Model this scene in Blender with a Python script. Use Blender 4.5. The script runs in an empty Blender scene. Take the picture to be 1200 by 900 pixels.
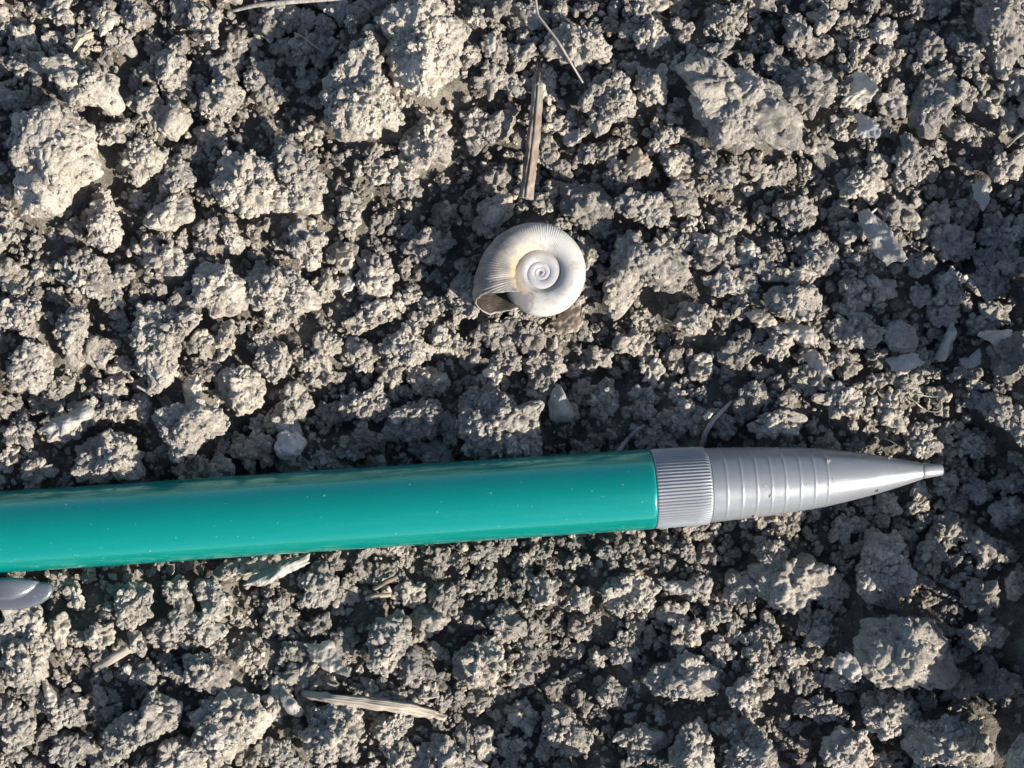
import bpy, bmesh, math, random
import numpy as np
from mathutils import Vector, Matrix, Euler

PI = math.pi
rng = np.random.default_rng(7)
random.seed(7)
sc = bpy.context.scene
C = sc.collection

# ------------------------------------------------------------------ camera, sky, sun, exposure
S = 0.088                # millimetres of ground per photograph pixel
CAMZ = 150.0             # camera height above the mean ground, mm
K = 0.001                # mm -> m
cam = bpy.data.cameras.new('camera')
cam.sensor_width = 36
cam.lens = 36 * CAMZ / (1200 * S)
cam.clip_start = 0.005
cam.clip_end = 50
camo = bpy.data.objects.new('camera', cam)
camo.location = (0, 0, CAMZ * K)
C.objects.link(camo)
sc.camera = camo

SUN_EL = math.radians(29)
SUN_AZ = math.radians(-33)          # direction to the sun, measured from +X (photo right) towards +Y (photo up)
sdir = Vector((math.cos(SUN_EL) * math.cos(SUN_AZ), math.cos(SUN_EL) * math.sin(SUN_AZ), math.sin(SUN_EL)))
world = bpy.data.worlds.new('World')
sc.world = world
world.use_nodes = True
wn = world.node_tree
bg = wn.nodes['Background']
sky = wn.nodes.new('ShaderNodeTexSky')
sky.sky_type = 'NISHITA'
sky.sun_disc = False
sky.sun_elevation = SUN_EL
sky.sun_rotation = math.atan2(sdir.x, sdir.y)
wn.links.new(sky.outputs[0], bg.inputs[0])
bg.inputs[1].default_value = 0.085
sun = bpy.data.lights.new('sun', 'SUN')
sun.energy = 5.0
sun.angle = math.radians(0.5)
sun.color = (1.0, 0.905, 0.775)
suno = bpy.data.objects.new('sun', sun)
suno.rotation_euler = sdir.to_track_quat('Z', 'Y').to_euler()
suno.location = sdir
C.objects.link(suno)
sc.view_settings.view_transform = 'Standard'
sc.view_settings.look = 'None'
sc.view_settings.exposure = 0.96
sc.cycles.max_bounces = 6
sc.cycles.diffuse_bounces = 3
sc.cycles.glossy_bounces = 3
sc.cycles.use_adaptive_sampling = True
sc.cycles.adaptive_threshold = 0.02
sc.view_settings.gamma = 1.0

# ------------------------------------------------------------------ numpy noise
def hash3(ix, iy, iz, seed):
    h = (ix.astype(np.uint32) * np.uint32(374761393)) ^ (iy.astype(np.uint32) * np.uint32(668265263)) ^ \
        (iz.astype(np.uint32) * np.uint32(2246822519)) ^ np.uint32((seed * 3266489917) & 0xffffffff)
    h ^= h >> np.uint32(15); h *= np.uint32(2246822519)
    h ^= h >> np.uint32(13); h *= np.uint32(3266489917)
    h ^= h >> np.uint32(16)
    return h

def grains(p, seed, spread=0.8, sharp=1.7):
    """Domes of uneven height, one per jittered cell: reads as packed crumbs. p in cell units."""
    p = p.astype(np.float32) + np.float32(1000.0)
    i = np.floor(p).astype(np.int32)
    f = (p - i).astype(np.float32)
    best = np.full(len(p), -9, np.float32)
    k = np.float32(1 / 1023.0)
    for ox in (-1, 0, 1):
        for oy in (-1, 0, 1):
            for oz in (-1, 0, 1):
                h = hash3(i[:, 0] + ox, i[:, 1] + oy, i[:, 2] + oz, seed)
                dx = (h & 1023).astype(np.float32) * k + ox - f[:, 0]
                dy = ((h >> 10) & 1023).astype(np.float32) * k + oy - f[:, 1]
                dz = ((h >> 20) & 1023).astype(np.float32) * k + oz - f[:, 2]
                a = ((h >> 7) & 255).astype(np.float32) * np.float32(spread / 255)
                np.maximum(best, a - (dx * dx + dy * dy + dz * dz) * np.float32(sharp), out=best)
    return best

def vnoise(p, seed):
    p = p.astype(np.float32) + np.float32(1000.0)
    i = np.floor(p).astype(np.int32)
    f = p - i
    f = f * f * (3 - 2 * f)
    out = np.zeros(len(p), np.float32)
    for ox in (0, 1):
        wx = f[:, 0] if ox else 1 - f[:, 0]
        for oy in (0, 1):
            wy = f[:, 1] if oy else 1 - f[:, 1]
            for oz in (0, 1):
                wz = f[:, 2] if oz else 1 - f[:, 2]
                h = hash3(i[:, 0] + ox, i[:, 1] + oy, i[:, 2] + oz, seed)
                out += wx * wy * wz * ((h & 65535).astype(np.float32) / 65535 * 2 - 1)
    return out

def fbm(p, seed, n=3):
    o = 0; a = 1
    for k in range(n):
        o = o + a * vnoise(p * (2.03 ** k), seed + k); a *= 0.5
    return o

# ------------------------------------------------------------------ materials
def nmat(name):
    m = bpy.data.materials.new(name); m.use_nodes = True
    nt = m.node_tree; return m, nt, nt.nodes['Principled BSDF']

def ramp(nt, fac, stops):
    r = nt.nodes.new('ShaderNodeValToRGB')
    while len(r.color_ramp.elements) < len(stops): r.color_ramp.elements.new(0.5)
    for e, (p, c) in zip(r.color_ramp.elements, stops):
        e.position = p; e.color = (*c, 1)
    nt.links.new(fac, r.inputs[0]); return r.outputs[0]

def tex(nt, kind, scale, co=None, detail=4, **kw):
    n = nt.nodes.new(kind); n.inputs['Scale'].default_value = scale
    if 'Detail' in n.inputs: n.inputs['Detail'].default_value = detail
    for k, v in kw.items(): n.inputs[k].default_value = v
    if co: nt.links.new(co, n.inputs['Vector'])
    return n

def bumpn(nt, h, strength, dist, prev=None):
    b = nt.nodes.new('ShaderNodeBump'); b.inputs['Strength'].default_value = strength; b.inputs['Distance'].default_value = dist
    nt.links.new(h, b.inputs['Height'])
    if prev: nt.links.new(prev, b.inputs['Normal'])
    return b.outputs[0]

def mixc(nt, f, a, b, mode='MIX'):
    n = nt.nodes.new('ShaderNodeMix'); n.data_type = 'RGBA'; n.blend_type = mode
    if isinstance(f, float): n.inputs[0].default_value = f
    else: nt.links.new(f, n.inputs[0])
    for s, v in ((6, a), (7, b)):
        if isinstance(v, tuple): n.inputs[s].default_value = (*v, 1)
        else: nt.links.new(v, n.inputs[s])
    return n.outputs[2]

def soil_mat(name, a, b, rough=0.9, full=True):
    m, nt, p = nmat(name)
    tc = nt.nodes.new('ShaderNodeTexCoord').outputs['Object']
    geo = nt.nodes.new('ShaderNodeNewGeometry')
    pos = geo.outputs['Position']
    oi = nt.nodes.new('ShaderNodeObjectInfo')
    n1 = tex(nt, 'ShaderNodeTexNoise', 380, pos, 3, Roughness=0.65)
    col = ramp(nt, n1.outputs[0], [(0.32, a), (0.68, b)])
    n2 = tex(nt, 'ShaderNodeTexNoise', 4200, pos, 1, Roughness=0.6)
    spec = ramp(nt, n2.outputs[0], [(0.3, (0.72, 0.70, 0.68)), (0.7, (1.22, 1.22, 1.2))])
    col = mixc(nt, 0.75, col, spec, 'MULTIPLY')
    rr = ramp(nt, oi.outputs['Random'], [(0.0, (0.76, 0.765, 0.78)), (1.0, (1.16, 1.15, 1.12))])
    col = mixc(nt, 1.0, col, rr, 'MULTIPLY')
    big = tex(nt, 'ShaderNodeTexNoise', 95, pos, 1)
    col = mixc(nt, 1.0, col, ramp(nt, big.outputs[0], [(0.35, (0.80, 0.80, 0.81)), (0.65, (1.15, 1.13, 1.10))]), 'MULTIPLY')
    fl = tex(nt, 'ShaderNodeTexVoronoi', 1500, pos, 0)       # scattered pale mineral and straw-coloured grains
    sel = nt.nodes.new('ShaderNodeSeparateColor'); nt.links.new(fl.outputs['Color'], sel.inputs[0])
    col = mixc(nt, ramp(nt, sel.outputs[0], [(0.955, (0, 0, 0)), (0.965, (0.55, 0.55, 0.55))]), col, (0.60, 0.55, 0.45))
    col = mixc(nt, ramp(nt, sel.outputs[1], [(0.965, (0, 0, 0)), (0.975, (0.6, 0.6, 0.6))]), col, (0.10, 0.085, 0.07))
    nt.links.new(col, p.inputs['Base Color'])
    p.inputs['Roughness'].default_value = rough
    p.inputs['Specular IOR Level'].default_value = 0.35
    n3 = tex(nt, 'ShaderNodeTexNoise', 2900, pos, 4 if full else 3, Roughness=0.78)
    nb = bumpn(nt, n3.outputs[0], 1.0, 0.0004)
    if full:
        v = tex(nt, 'ShaderNodeTexVoronoi', 560, pos, 0); v.feature = 'F1'     # shallow broken faces
        nb = bumpn(nt, v.outputs['Distance'], 0.6, -0.0003, nb)
    nt.links.new(nb, p.inputs['Normal'])
    return m

M_soil = soil_mat('dry_soil', (0.29, 0.272, 0.245), (0.48, 0.455, 0.42))
M_ground = soil_mat('ground_soil_shade', (0.11, 0.102, 0.09), (0.21, 0.195, 0.175), full=False)  # same soil, darkened to put the shade of the pits into its colour
M_crumb = soil_mat('loose_soil_shade', (0.20, 0.188, 0.17), (0.38, 0.36, 0.33), full=False)  # crumb tone lowered so the shade of the gaps is in the colour
M_grain = soil_mat('dry_soil_grain', (0.28, 0.265, 0.242), (0.46, 0.44, 0.408), full=False)
M_smooth = soil_mat('smeared_soil', (0.29, 0.275, 0.25), (0.42, 0.40, 0.365), 0.8)

def organic(name, a, b, scale=700, rough=0.6, stretch=None, bump=0.5, dusty=0.8):
    m, nt, p = nmat(name)
    tc = nt.nodes.new('ShaderNodeTexCoord').outputs['Object']
    src = tc
    if stretch:
        mp = nt.nodes.new('ShaderNodeMapping'); mp.inputs['Scale'].default_value = stretch
        nt.links.new(tc, mp.inputs[0]); src = mp.outputs[0]
    n = tex(nt, 'ShaderNodeTexNoise', scale, src, 6, Roughness=0.6)
    c = ramp(nt, n.outputs[0], [(0.3, a), (0.7, b)])
    d = tex(nt, 'ShaderNodeTexNoise', 500, tc, 4)
    c = mixc(nt, ramp(nt, d.outputs[0], [(0.48, (0, 0, 0)), (0.62, (dusty,) * 3)]), c, (0.27, 0.25, 0.22))
    nt.links.new(c, p.inputs['Base Color']); p.inputs['Roughness'].default_value = rough
    n3 = tex(nt, 'ShaderNodeTexNoise', scale * 2.5, src, 5)
    nt.links.new(bumpn(nt, n3.outputs[0], bump, 0.0002), p.inputs['Normal'])
    return m

M_bark = organic('twig_bark', (0.10, 0.075, 0.058), (0.28, 0.215, 0.17), 900, 0.7, (1, 1, 0.12), 0.8)
M_straw = organic('pale_straw', (0.24, 0.205, 0.17), (0.42, 0.375, 0.31), 900, 0.6, (1, 1, 0.15), 0.6)
M_husk = organic('cream_husk', (0.36, 0.32, 0.255), (0.64, 0.58, 0.48), 900, 0.5, (0.12, 1, 1), 1.0)
M_white = organic('white_fragment', (0.36, 0.35, 0.33), (0.6, 0.59, 0.56), 500, 0.45)
M_tan = organic('tan_flake', (0.32, 0.26, 0.19), (0.52, 0.44, 0.33), 500, 0.7)
M_greyflake = organic('grey_flake', (0.22, 0.21, 0.195), (0.40, 0.38, 0.355), 900, 0.6, (1, 0.3, 1), 0.9)
M_pinkflake = organic('pinkish_flake', (0.28, 0.245, 0.21), (0.56, 0.50, 0.43), 900, 0.5, (1, 0.12, 1), 1.0)
M_stone = organic('pale_stone', (0.34, 0.33, 0.31), (0.58, 0.57, 0.54), 420, 0.6)
M_brown = organic('brown_flake', (0.17, 0.125, 0.09), (0.34, 0.26, 0.19), 500, 0.6, dusty=0.3)

# ------------------------------------------------------------------ helpers
def link(o, parent=None):
    C.objects.link(o)
    if parent: o.parent = parent
    return o

def tag(o, label=None, cat=None, group=None, kind=None):
    if label: o['label'] = label
    if cat: o['category'] = cat
    if group: o['group'] = group
    if kind: o['kind'] = kind
    return o

def smooth(me):
    me.polygons.foreach_set('use_smooth', np.ones(len(me.polygons), bool)); me.update()

def mesh_obj(name, verts, faces, m, parent=None, loc=None):
    """verts in mm"""
    me = bpy.data.meshes.new(name)
    v = np.asarray(verts, float) * K
    me.from_pydata(v.tolist(), [], faces)
    smooth(me)
    me.materials.append(m)
    o = bpy.data.objects.new(name, me)
    if loc is not None: o.location = loc
    return link(o, parent)

def grid_faces(nu, nv, close_v=True, close_u=False):
    f = []
    for i in range(nu if close_u else nu - 1):
        for j in range(nv if close_v else nv - 1):
            a = i * nv + j; b = i * nv + (j + 1) % nv
            i2 = (i + 1) % nu
            f.append((a, b, i2 * nv + (j + 1) % nv, i2 * nv + j))
    return f

_ico = {}
def ico(n):
    if n not in _ico:
        bm = bmesh.new(); bmesh.ops.create_icosphere(bm, subdivisions=n, radius=1)
        me = bpy.data.meshes.new('ico%d' % n); bm.to_mesh(me); bm.free(); smooth(me)
        v = np.empty(len(me.vertices) * 3); me.vertices.foreach_get('co', v)
        v = v.reshape(-1, 3); v /= np.linalg.norm(v, axis=1)[:, None]
        _ico[n] = (me, v)
    return _ico[n]

# picture position (photo pixels) of a point at height z (mm) -> world mm
def W(x, y, z=0.0):
    k = S * (CAMZ - z) / CAMZ
    return ((x - 600) * k, (450 - y) * k, z)

# ------------------------------------------------------------------ height map of the pile, ground plane in photo px
X0, Y0, HX, HY = -190, -160, 1620, 1220
gx, gy = np.meshgrid(np.arange(HX) + X0, np.arange(HY) + Y0)
ctrl = [  # x, y, radius, height mm (broad lie of the land)
    (60, 180, 150, 2.8), (60, 420, 150, 1.6), (240, 340, 150, 1.6), (450, 80, 110, 2.6), (300, 230, 100, 0.8),
    (480, 270, 80, -0.7), (610, 325, 60, 1.3), (690, 60, 80, 1.5), (860, 120, 90, 1.8), (700, 440, 110, -1.3),
    (600, 480, 60, 0.5), (1000, 60, 90, 1.0), (1150, 60, 80, 2.2), (960, 330, 80, 1.2), (1160, 260, 60, -1.2),
    (1190, 560, 120, -1.6), (1190, 780, 100, -1.6), (700, 790, 90, -1.8), (620, 680, 80, -0.8), (850, 640, 80, -0.8),
    (1060, 750, 80, 1.6), (60, 760, 120, 1.8), (250, 850, 130, 1.8), (470, 870, 110, 0.9), (880, 880, 80, 0.8),
    (540, 200, 70, -1.4), (330, 560, 70, -0.6), (1110, 885, 80, 1.0), (130, 250, 50, -0.8), (740, 300, 70, 0.8),
    (1330, 520, 110, 5.0), (1350, 820, 150, 6.0), (1350, 250, 80, 3.0), (980, 1080, 120, 4.0), (720, 1040, 90, 3.0), (-140, 450, 200, 2.0)]
base = np.zeros((HY, HX), np.float32)
for x, y, r, h in ctrl:
    base += h * np.exp(-((gx - x) ** 2 + (gy - y) ** 2) / (2 * (r * 0.62) ** 2)).astype(np.float32)
base *= 1.5
base += np.interp(gx, [-190, 0, 250, 600, 900, 1130, 1400], [4.6, 3.6, 1.8, -0.1, 0, 0.5, 3.6]).astype(np.float32)
# the pencil lies bedded in the soil
_ay = 623.5 - 0.0661 * gx
base += (np.exp(-((gy - _ay + 75) / 40.0) ** 2) * np.interp(gx, [0, 400, 800, 1100], [1.6, 1.2, 1.4, 0.8])).astype(np.float32)
base -= 1.9
base += (fbm(np.stack([gx.ravel(), gy.ravel(), gx.ravel() * 0], 1) / 48.0, 61, 2).reshape(gx.shape) * 1.1).astype(np.float32)
hm = base / S * 1.0      # kept in px units from here on
hbase = hm.copy()

def hsample(px, py, r=3, fn=np.mean):
    x = int(round(px)) - X0; y = int(round(py)) - Y0; r = int(max(1, r))
    w = hm[max(0, y - r):max(1, y + r + 1), max(0, x - r):max(1, x + r + 1)]
    return float(fn(w)) if w.size else 0.0

def raise_ellipse(cx, cy, rx, ry, ang, zc, c):
    R = int(max(rx, ry)) + 2
    x0 = max(0, int(cx) - R - X0); x1 = min(HX, int(cx) + R + 1 - X0)
    y0 = max(0, int(cy) - R - Y0); y1 = min(HY, int(cy) + R + 1 - Y0)
    if x1 <= x0 or y1 <= y0: return
    dx = gx[y0:y1, x0:x1] - cx; dy = -(gy[y0:y1, x0:x1] - cy)
    ca, sa = math.cos(ang), math.sin(ang)
    u = (dx * ca + dy * sa) / rx; v = (-dx * sa + dy * ca) / ry
    q = 1 - u * u - v * v
    z = np.where(q > 0, zc + c * np.sqrt(np.maximum(q, 0)), -1e9)
    np.maximum(hm[y0:y1, x0:x1], z, out=hm[y0:y1, x0:x1])

# pencil axis and shell place (world mm)
def pen_pt(x, y, z): return np.array(W(x, y, z))
PA = pen_pt(0, 623.5, 6.6); PB = pen_pt(1104, 550.5, 2.6)
PD = (PB - PA) / np.linalg.norm(PB - PA); PLEN = float(np.linalg.norm(PB - PA))
PR = 4.03
SH_Z = 2.2
SHC = np.array(W(633, 320, SH_Z))

def pen_radius(t):      # radius of the pencil at distance t (mm) from PA
    tt = np.array([-200, PLEN * 0.74, PLEN * 0.80, PLEN * 0.865, PLEN * 0.975, PLEN * 0.976, PLEN, PLEN + 0.01])
    rr = np.array([4.05, 4.05, 3.85, 3.1, 0.95, 0.8, 0.6, -1])
    return np.interp(t, tt, rr)

def push_out(P, gap=0.05, grip=None):
    """Move soil vertices (world mm) out of the pencil and out of the shell's seat."""
    q = P - PA; t = q @ PD
    r = pen_radius(t) + gap
    foot = PA + t[:, None] * PD
    rad = P - foot; d = np.linalg.norm(rad, axis=1) + 1e-6
    # anything that would stick up over the pencil is pressed to its side
    inside = (d < r) & (r > 0.3)
    if inside.any():
        P = P.copy(); P[inside] = foot[inside] + rad[inside] / d[inside][:, None] * r[inside][:, None]
    over = (r > 0.3) & (P[:, 2] > foot[:, 2]) & (np.abs((P - foot) @ np.array([-PD[1], PD[0], 0])) < r)
    if over.any():
        P = P.copy(); P[over, 2] = foot[over, 2] - np.sqrt(np.maximum(0, r[over] ** 2 - ((P[over] - foot[over]) @ np.array([-PD[1], PD[0], 0])) ** 2))
    dx = P[:, 0] - SHC[0]; dy = P[:, 1] - SHC[1]
    dd = np.sqrt(dx * dx + dy * dy)
    s = (dd < 5.0)
    if s.any():
        lim = SHC[2] - 2.1 * np.sqrt(np.maximum(0, 1 - (dd / 5.4) ** 2))
        P = P.copy(); P[s, 2] = np.minimum(P[s, 2], lim[s])
    return P

# ------------------------------------------------------------------ soil clods
# 'x y,x y,... | extra lift px | material key | words' outlines in photo pixels;   'x y rx ry angle' ellipses
POLY = """10 137,28 130,50 126,70 135,88 148,98 155,105 175,108 200,92 212,80 225,70 245,45 248,28 240,14 215,15 190,10 165|14
48 68,60 60,80 58,92 68,110 72,128 80,134 98,140 108,148 118,142 130,128 133,118 118,100 120,84 122,70 115,60 100,50 84|8
178 55,190 45,205 55,215 68,222 85,228 97,222 112,205 115,190 110,180 95,180 75|6
140 180,150 168,165 158,178 165,188 180,182 200,168 212,155 212,145 200|4
283 85,300 65,315 75,322 88,335 105,340 120,320 125,305 118,292 105|0
250 215,258 190,262 177,290 178,305 190,320 192,322 215,318 240,300 257,280 255,262 245,256 228|8
318 155,335 158,350 172,355 190,370 180,375 200,385 220,375 250,360 245,345 235,330 220,320 200|2
370 110,378 88,392 78,410 60,415 42,430 40,445 52,450 70,447 95,455 108,470 105,472 135,462 148,440 150,420 152,400 160,385 150,372 138|12
440 20,460 5,490 -3,520 2,540 12,548 28,535 45,535 70,537 85,522 100,505 108,485 112,470 100,462 85,458 65,448 45|10
466 150,480 140,500 132,525 130,533 145,535 170,525 187,510 190,500 200,485 190,468 180|8
535 125,560 128,585 132,608 128,610 150,595 165,575 165,555 180,540 155|2
632 30,650 20,680 20,705 25,720 40,728 62,722 78,705 70,690 72,678 80,665 75,650 65,635 50|6
675 115,690 100,705 78,725 80,740 92,748 115,742 130,725 140,712 155,700 160,688 150,682 140,673 130|8
787 66,810 55,835 60,858 72,885 75,905 95,918 115,938 140,948 165,940 182,920 170,900 168,880 170,860 165,845 165,835 150,822 130,815 105,800 85|4|s
722 235,740 222,765 225,785 230,793 245,780 262,762 262,740 255,725 245|8
640 225,665 212,700 215,720 235,725 265,715 285,695 280,680 262,655 250|-4|s
728 270,740 265,760 280,780 275,800 265,808 290,805 310,800 335,795 350,775 340,755 335,740 365,722 375,708 360,705 340,715 310|2
547 255,565 235,585 222,603 230,608 250,595 262,580 275,562 278,550 268|6
917 18,935 12,950 30,960 42,975 50,970 62,955 70,935 62,918 50|8
1140 10,1165 -5,1195 -2,1210 20,1210 60,1190 90,1175 100,1160 70,1150 40|4
905 95,930 75,960 75,985 90,990 108,975 125,955 140,935 140,918 120|0|s
1075 95,1095 75,1115 70,1120 90,1118 120,1115 140,1100 160,1085 165,1070 145,1072 115|2|s
925 285,945 270,970 272,985 290,988 315,965 320,945 310|4
888 345,905 335,940 333,960 335,965 355,950 370,930 372,905 370|6
1085 275,1105 262,1130 262,1145 275,1150 300,1130 302,1105 298|4
965 380,985 370,1010 378,1035 385,1038 400,1020 412,995 410,975 400|4
1160 405,1175 390,1200 385,1215 400,1215 440,1190 450,1170 440|2|s
97 240,110 228,125 235,135 250,142 275,135 295,115 293,100 285,98 265|8
165 255,180 235,195 228,215 225,227 240,225 255,210 265,190 272,172 265|8
60 305,75 292,95 290,112 300,125 315,140 335,150 345,138 355,120 350,100 345,80 340,65 330|6
68 370,85 358,98 370,100 390,95 420,88 440,75 425,65 405,62 385|6
5 430,15 408,35 398,52 410,60 430,58 455,40 462,15 458|6
162 345,180 335,205 345,225 362,228 380,212 400,210 425,200 455,180 465,170 450,165 420,165 385|10
220 310,240 296,265 300,275 320,290 340,288 365,262 372,240 375,228 358,222 335|8
240 450,265 432,290 425,305 450,310 475,285 485,265 475,245 465|6
175 490,180 475,205 468,215 465,235 465,260 490,270 505,250 510,225 525,195 543,190 525,178 510|8
82 525,100 510,120 507,145 515,162 528,166 555,150 568,120 570,90 566,82 545|8
285 325,300 305,325 310,345 320,370 345,368 370,350 385,330 395,310 380,290 360|6
338 255,350 245,370 255,382 285,375 310,355 318,342 300|6
300 385,320 395,340 410,335 440,315 450,300 430|4
400 380,415 368,440 350,460 352,465 370,450 380,430 385,410 395|4
398 480,405 462,425 458,445 447,460 465,455 490,430 495,405 492|6
447 505,460 482,485 470,510 462,522 480,522 505,500 512,480 520,460 520,448 515|6
533 465,550 445,575 450,598 465,600 480,630 470,632 500,635 530,610 538,570 540,548 530,540 500|4
563 435,575 415,600 405,615 415,610 430,590 440,575 445|8
788 370,800 355,825 352,838 365,835 385,815 392,795 385|4
865 455,885 445,900 450,905 470,885 480,868 470|4
870 500,900 480,935 475,960 490,940 505,905 515,880 512|4
1025 475,1045 462,1058 480,1065 505,1050 510,1035 495|4
1060 510,1080 495,1100 510,1108 525,1100 540,1075 540,1060 530|6
1140 475,1160 460,1185 465,1190 485,1175 505,1160 495|4
1098 560,1108 548,1122 560,1122 575,1108 585,1095 578|6
-8 750,5 700,40 708,52 720,52 760,48 800,30 810,5 800|6
128 715,145 690,170 682,175 700,172 725,150 738,135 735|8
190 680,212 675,225 695,215 712,200 715|6
222 680,250 675,272 700,275 715,255 732,235 715|6
95 745,110 730,130 732,135 750,120 765,100 765|6
48 795,58 805,65 820,98 818,100 835,92 850,65 855,52 840|8
122 850,135 840,165 830,175 800,190 812,210 835,205 850,185 865,160 880,135 900,120 890|6
185 870,210 865,235 880,243 905,180 910|6|s
220 845,235 825,265 815,300 815,312 840,310 870,285 880,258 895,235 875|6
200 780,215 768,240 770,270 780,275 795,260 810,235 812,215 795|4
432 745,445 725,465 712,480 730,472 775,455 795,435 790,433 770|10
470 790,478 757,495 765,508 785,510 800,490 812,475 805|8
352 870,365 830,385 825,420 832,425 860,410 885,385 892,362 885|8
428 858,450 840,470 830,485 850,475 868,450 873|6
480 895,500 865,525 868,550 885,570 905,480 910|8
520 790,535 765,555 745,580 750,592 770,590 800,570 815,540 808|4
700 695,715 680,740 672,760 680,775 695,765 710,740 720,715 718|6
710 765,725 740,745 742,752 765,740 785,720 780|4
745 800,760 780,790 770,820 770,845 785,845 805,820 820,785 818,760 815|6
635 850,645 825,665 830,680 850,695 865,690 885,665 885,640 875|4
855 810,868 795,885 800,890 825,875 838,858 830|8
785 885,800 850,820 840,835 850,840 880,835 905,780 905|6
845 890,860 860,885 850,905 860,912 890,905 910,850 910|8
870 670,900 650,960 655,995 680,985 705,960 715,940 725,905 720,880 700|0|s
1010 650,1020 620,1040 615,1060 625,1070 650,1070 690,1050 710,1020 710,1005 690|6
1005 760,1015 730,1040 715,1075 720,1100 735,1120 770,1135 800,1110 810,1070 808,1025 805,1010 785|8|s
1010 830,1030 810,1060 815,1085 830,1080 850,1055 860,1035 870,1020 850|6
960 875,985 855,1020 860,1032 880,1030 905,970 905|8
1050 865,1080 850,1120 845,1150 855,1175 880,1175 905,1070 905|6
1130 640,1150 620,1175 635,1170 660,1150 670|2"""
ELL = """142 48 15 15 0;170 122 20 15 0;200 140 18 22 10;200 205 19 23 -20;135 155 30 12 10;240 22 20 17 -30;248 45 8 11 0;255 115 25 24 0
68 12 17 17 0;0 17 10 12 0;15 115 30 13 -10;130 125 13 12 0;460 200 28 18 0;478 218 18 13 0;575 95 14 19 0;560 20 12 11 0
763 97 22 22 -20;765 45 28 13 30;800 35 13 16 0;850 25 26 24 0;775 165 22 14 35;795 185 20 17 0;850 200 18 14 20;968 20 17 17 0
995 100 12 14 0;1038 42 14 20 0;885 3 26 13 0;1090 8 26 14 20;1133 110 16 17 0;1048 120 20 19 0;985 150 15 13 0;1068 190 17 28 -25
1130 150 24 14 -10;1187 140 14 20 0;1010 215 26 20 0;935 250 30 20 0;1182 195 24 17 0;930 322 34 10 5;1002 345 14 22 10;1113 335 18 23 0
1080 345 14 14 0;1080 310 16 13 0;1030 340 24 15 0;1000 365 25 12 -35;913 402 22 17 0;240 270 20 14 0;270 280 13 20 10;57 240 20 13 -20
15 278 13 7 0;22 372 27 22 0;110 412 17 19 0;140 440 14 11 -20;190 305 25 16 0;235 402 14 14 0;263 398 13 20 -20;85 495 30 14 30
50 475 20 12 -20;22 505 16 20 0;130 455 17 14 0;160 475 12 18 0;290 525 20 22 0;240 552 28 15 0;135 480 18 10 0;45 552 18 13 0
340 235 34 14 -10;410 262 13 15 0;435 325 20 30 0;500 290 28 22 0;380 335 13 17 0;475 405 30 20 10;505 365 13 11 0;375 415 13 30 -10
425 415 25 20 0;515 400 10 20 0;345 470 22 22 0;462 443 12 11 0;500 445 24 18 -30;500 528 24 13 0;385 540 25 13 0;590 385 40 13 8
545 345 20 28 0;640 430 24 20 0;710 465 18 20 0;755 465 15 12 0;765 438 12 18 0;895 375 20 10 -25;850 330 24 16 0;830 288 18 17 0
778 515 25 14 0;985 470 28 19 0;1145 520 30 18 0;300 662 45 14 12;70 682 18 12 0;85 700 12 14 0;65 740 14 20 0;200 745 24 16 -20
80 880 30 20 0;237 737 25 16 0;160 757 10 17 0;20 855 20 24 0;592 735 25 23 0;617 785 17 29 -10;500 728 22 22 0;325 722 25 20 10
372 688 22 26 -20;480 698 20 16 0;565 872 15 22 0;320 882 25 14 10;370 800 28 12 0;790 720 22 15 0;717 815 15 20 25;680 825 12 16 0
750 870 32 19 -8;845 765 15 19 0;870 690 20 25 -30;905 645 24 14 0;1092 650 18 22 0;1160 740 22 20 0;1172 800 24 24 0;1150 700 25 18 0
1182 600 20 18 0;985 622 13 17 0;960 832 24 15 0;1192 690 14 20 0;620 20 30 16 0;760 10 22 14 0;330 15 26 14 -10;400 10 20 14 0
30 75 24 16 0;25 45 20 15 0;120 20 20 14 0;160 15 18 16 0;380 55 18 14 0;640 100 12 22 0;640 180 14 24 0;690 180 16 13 0;600 100 14 15 0
1160 330 24 20 0;1175 270 22 22 0;1150 380 16 14 0;1060 445 22 14 -20;730 330 0 0 0;660 310 0 0 0;860 260 14 14 0;880 300 16 18 0
410 530 16 12 0;520 700 18 14 0;640 690 20 18 0;680 700 16 16 0;820 690 16 16 0;810 740 16 14 0;925 770 24 18 0;960 740 18 16 0
985 800 20 12 10;900 740 14 22 0;610 840 18 16 0;600 880 18 16 0;700 770 14 14 0;850 500 16 14 0;700 420 20 14 0;740 400 22 16 0
30 610 0 0 0;1200 500 18 26 0;1115 620 22 20 0;1040 590 18 12 0;1150 575 20 16 0"""

cling = []
clods = []          # records: px, py, rx, ry, size, object
CLOD_GROUP = 'clods of dry grey soil'

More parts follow.
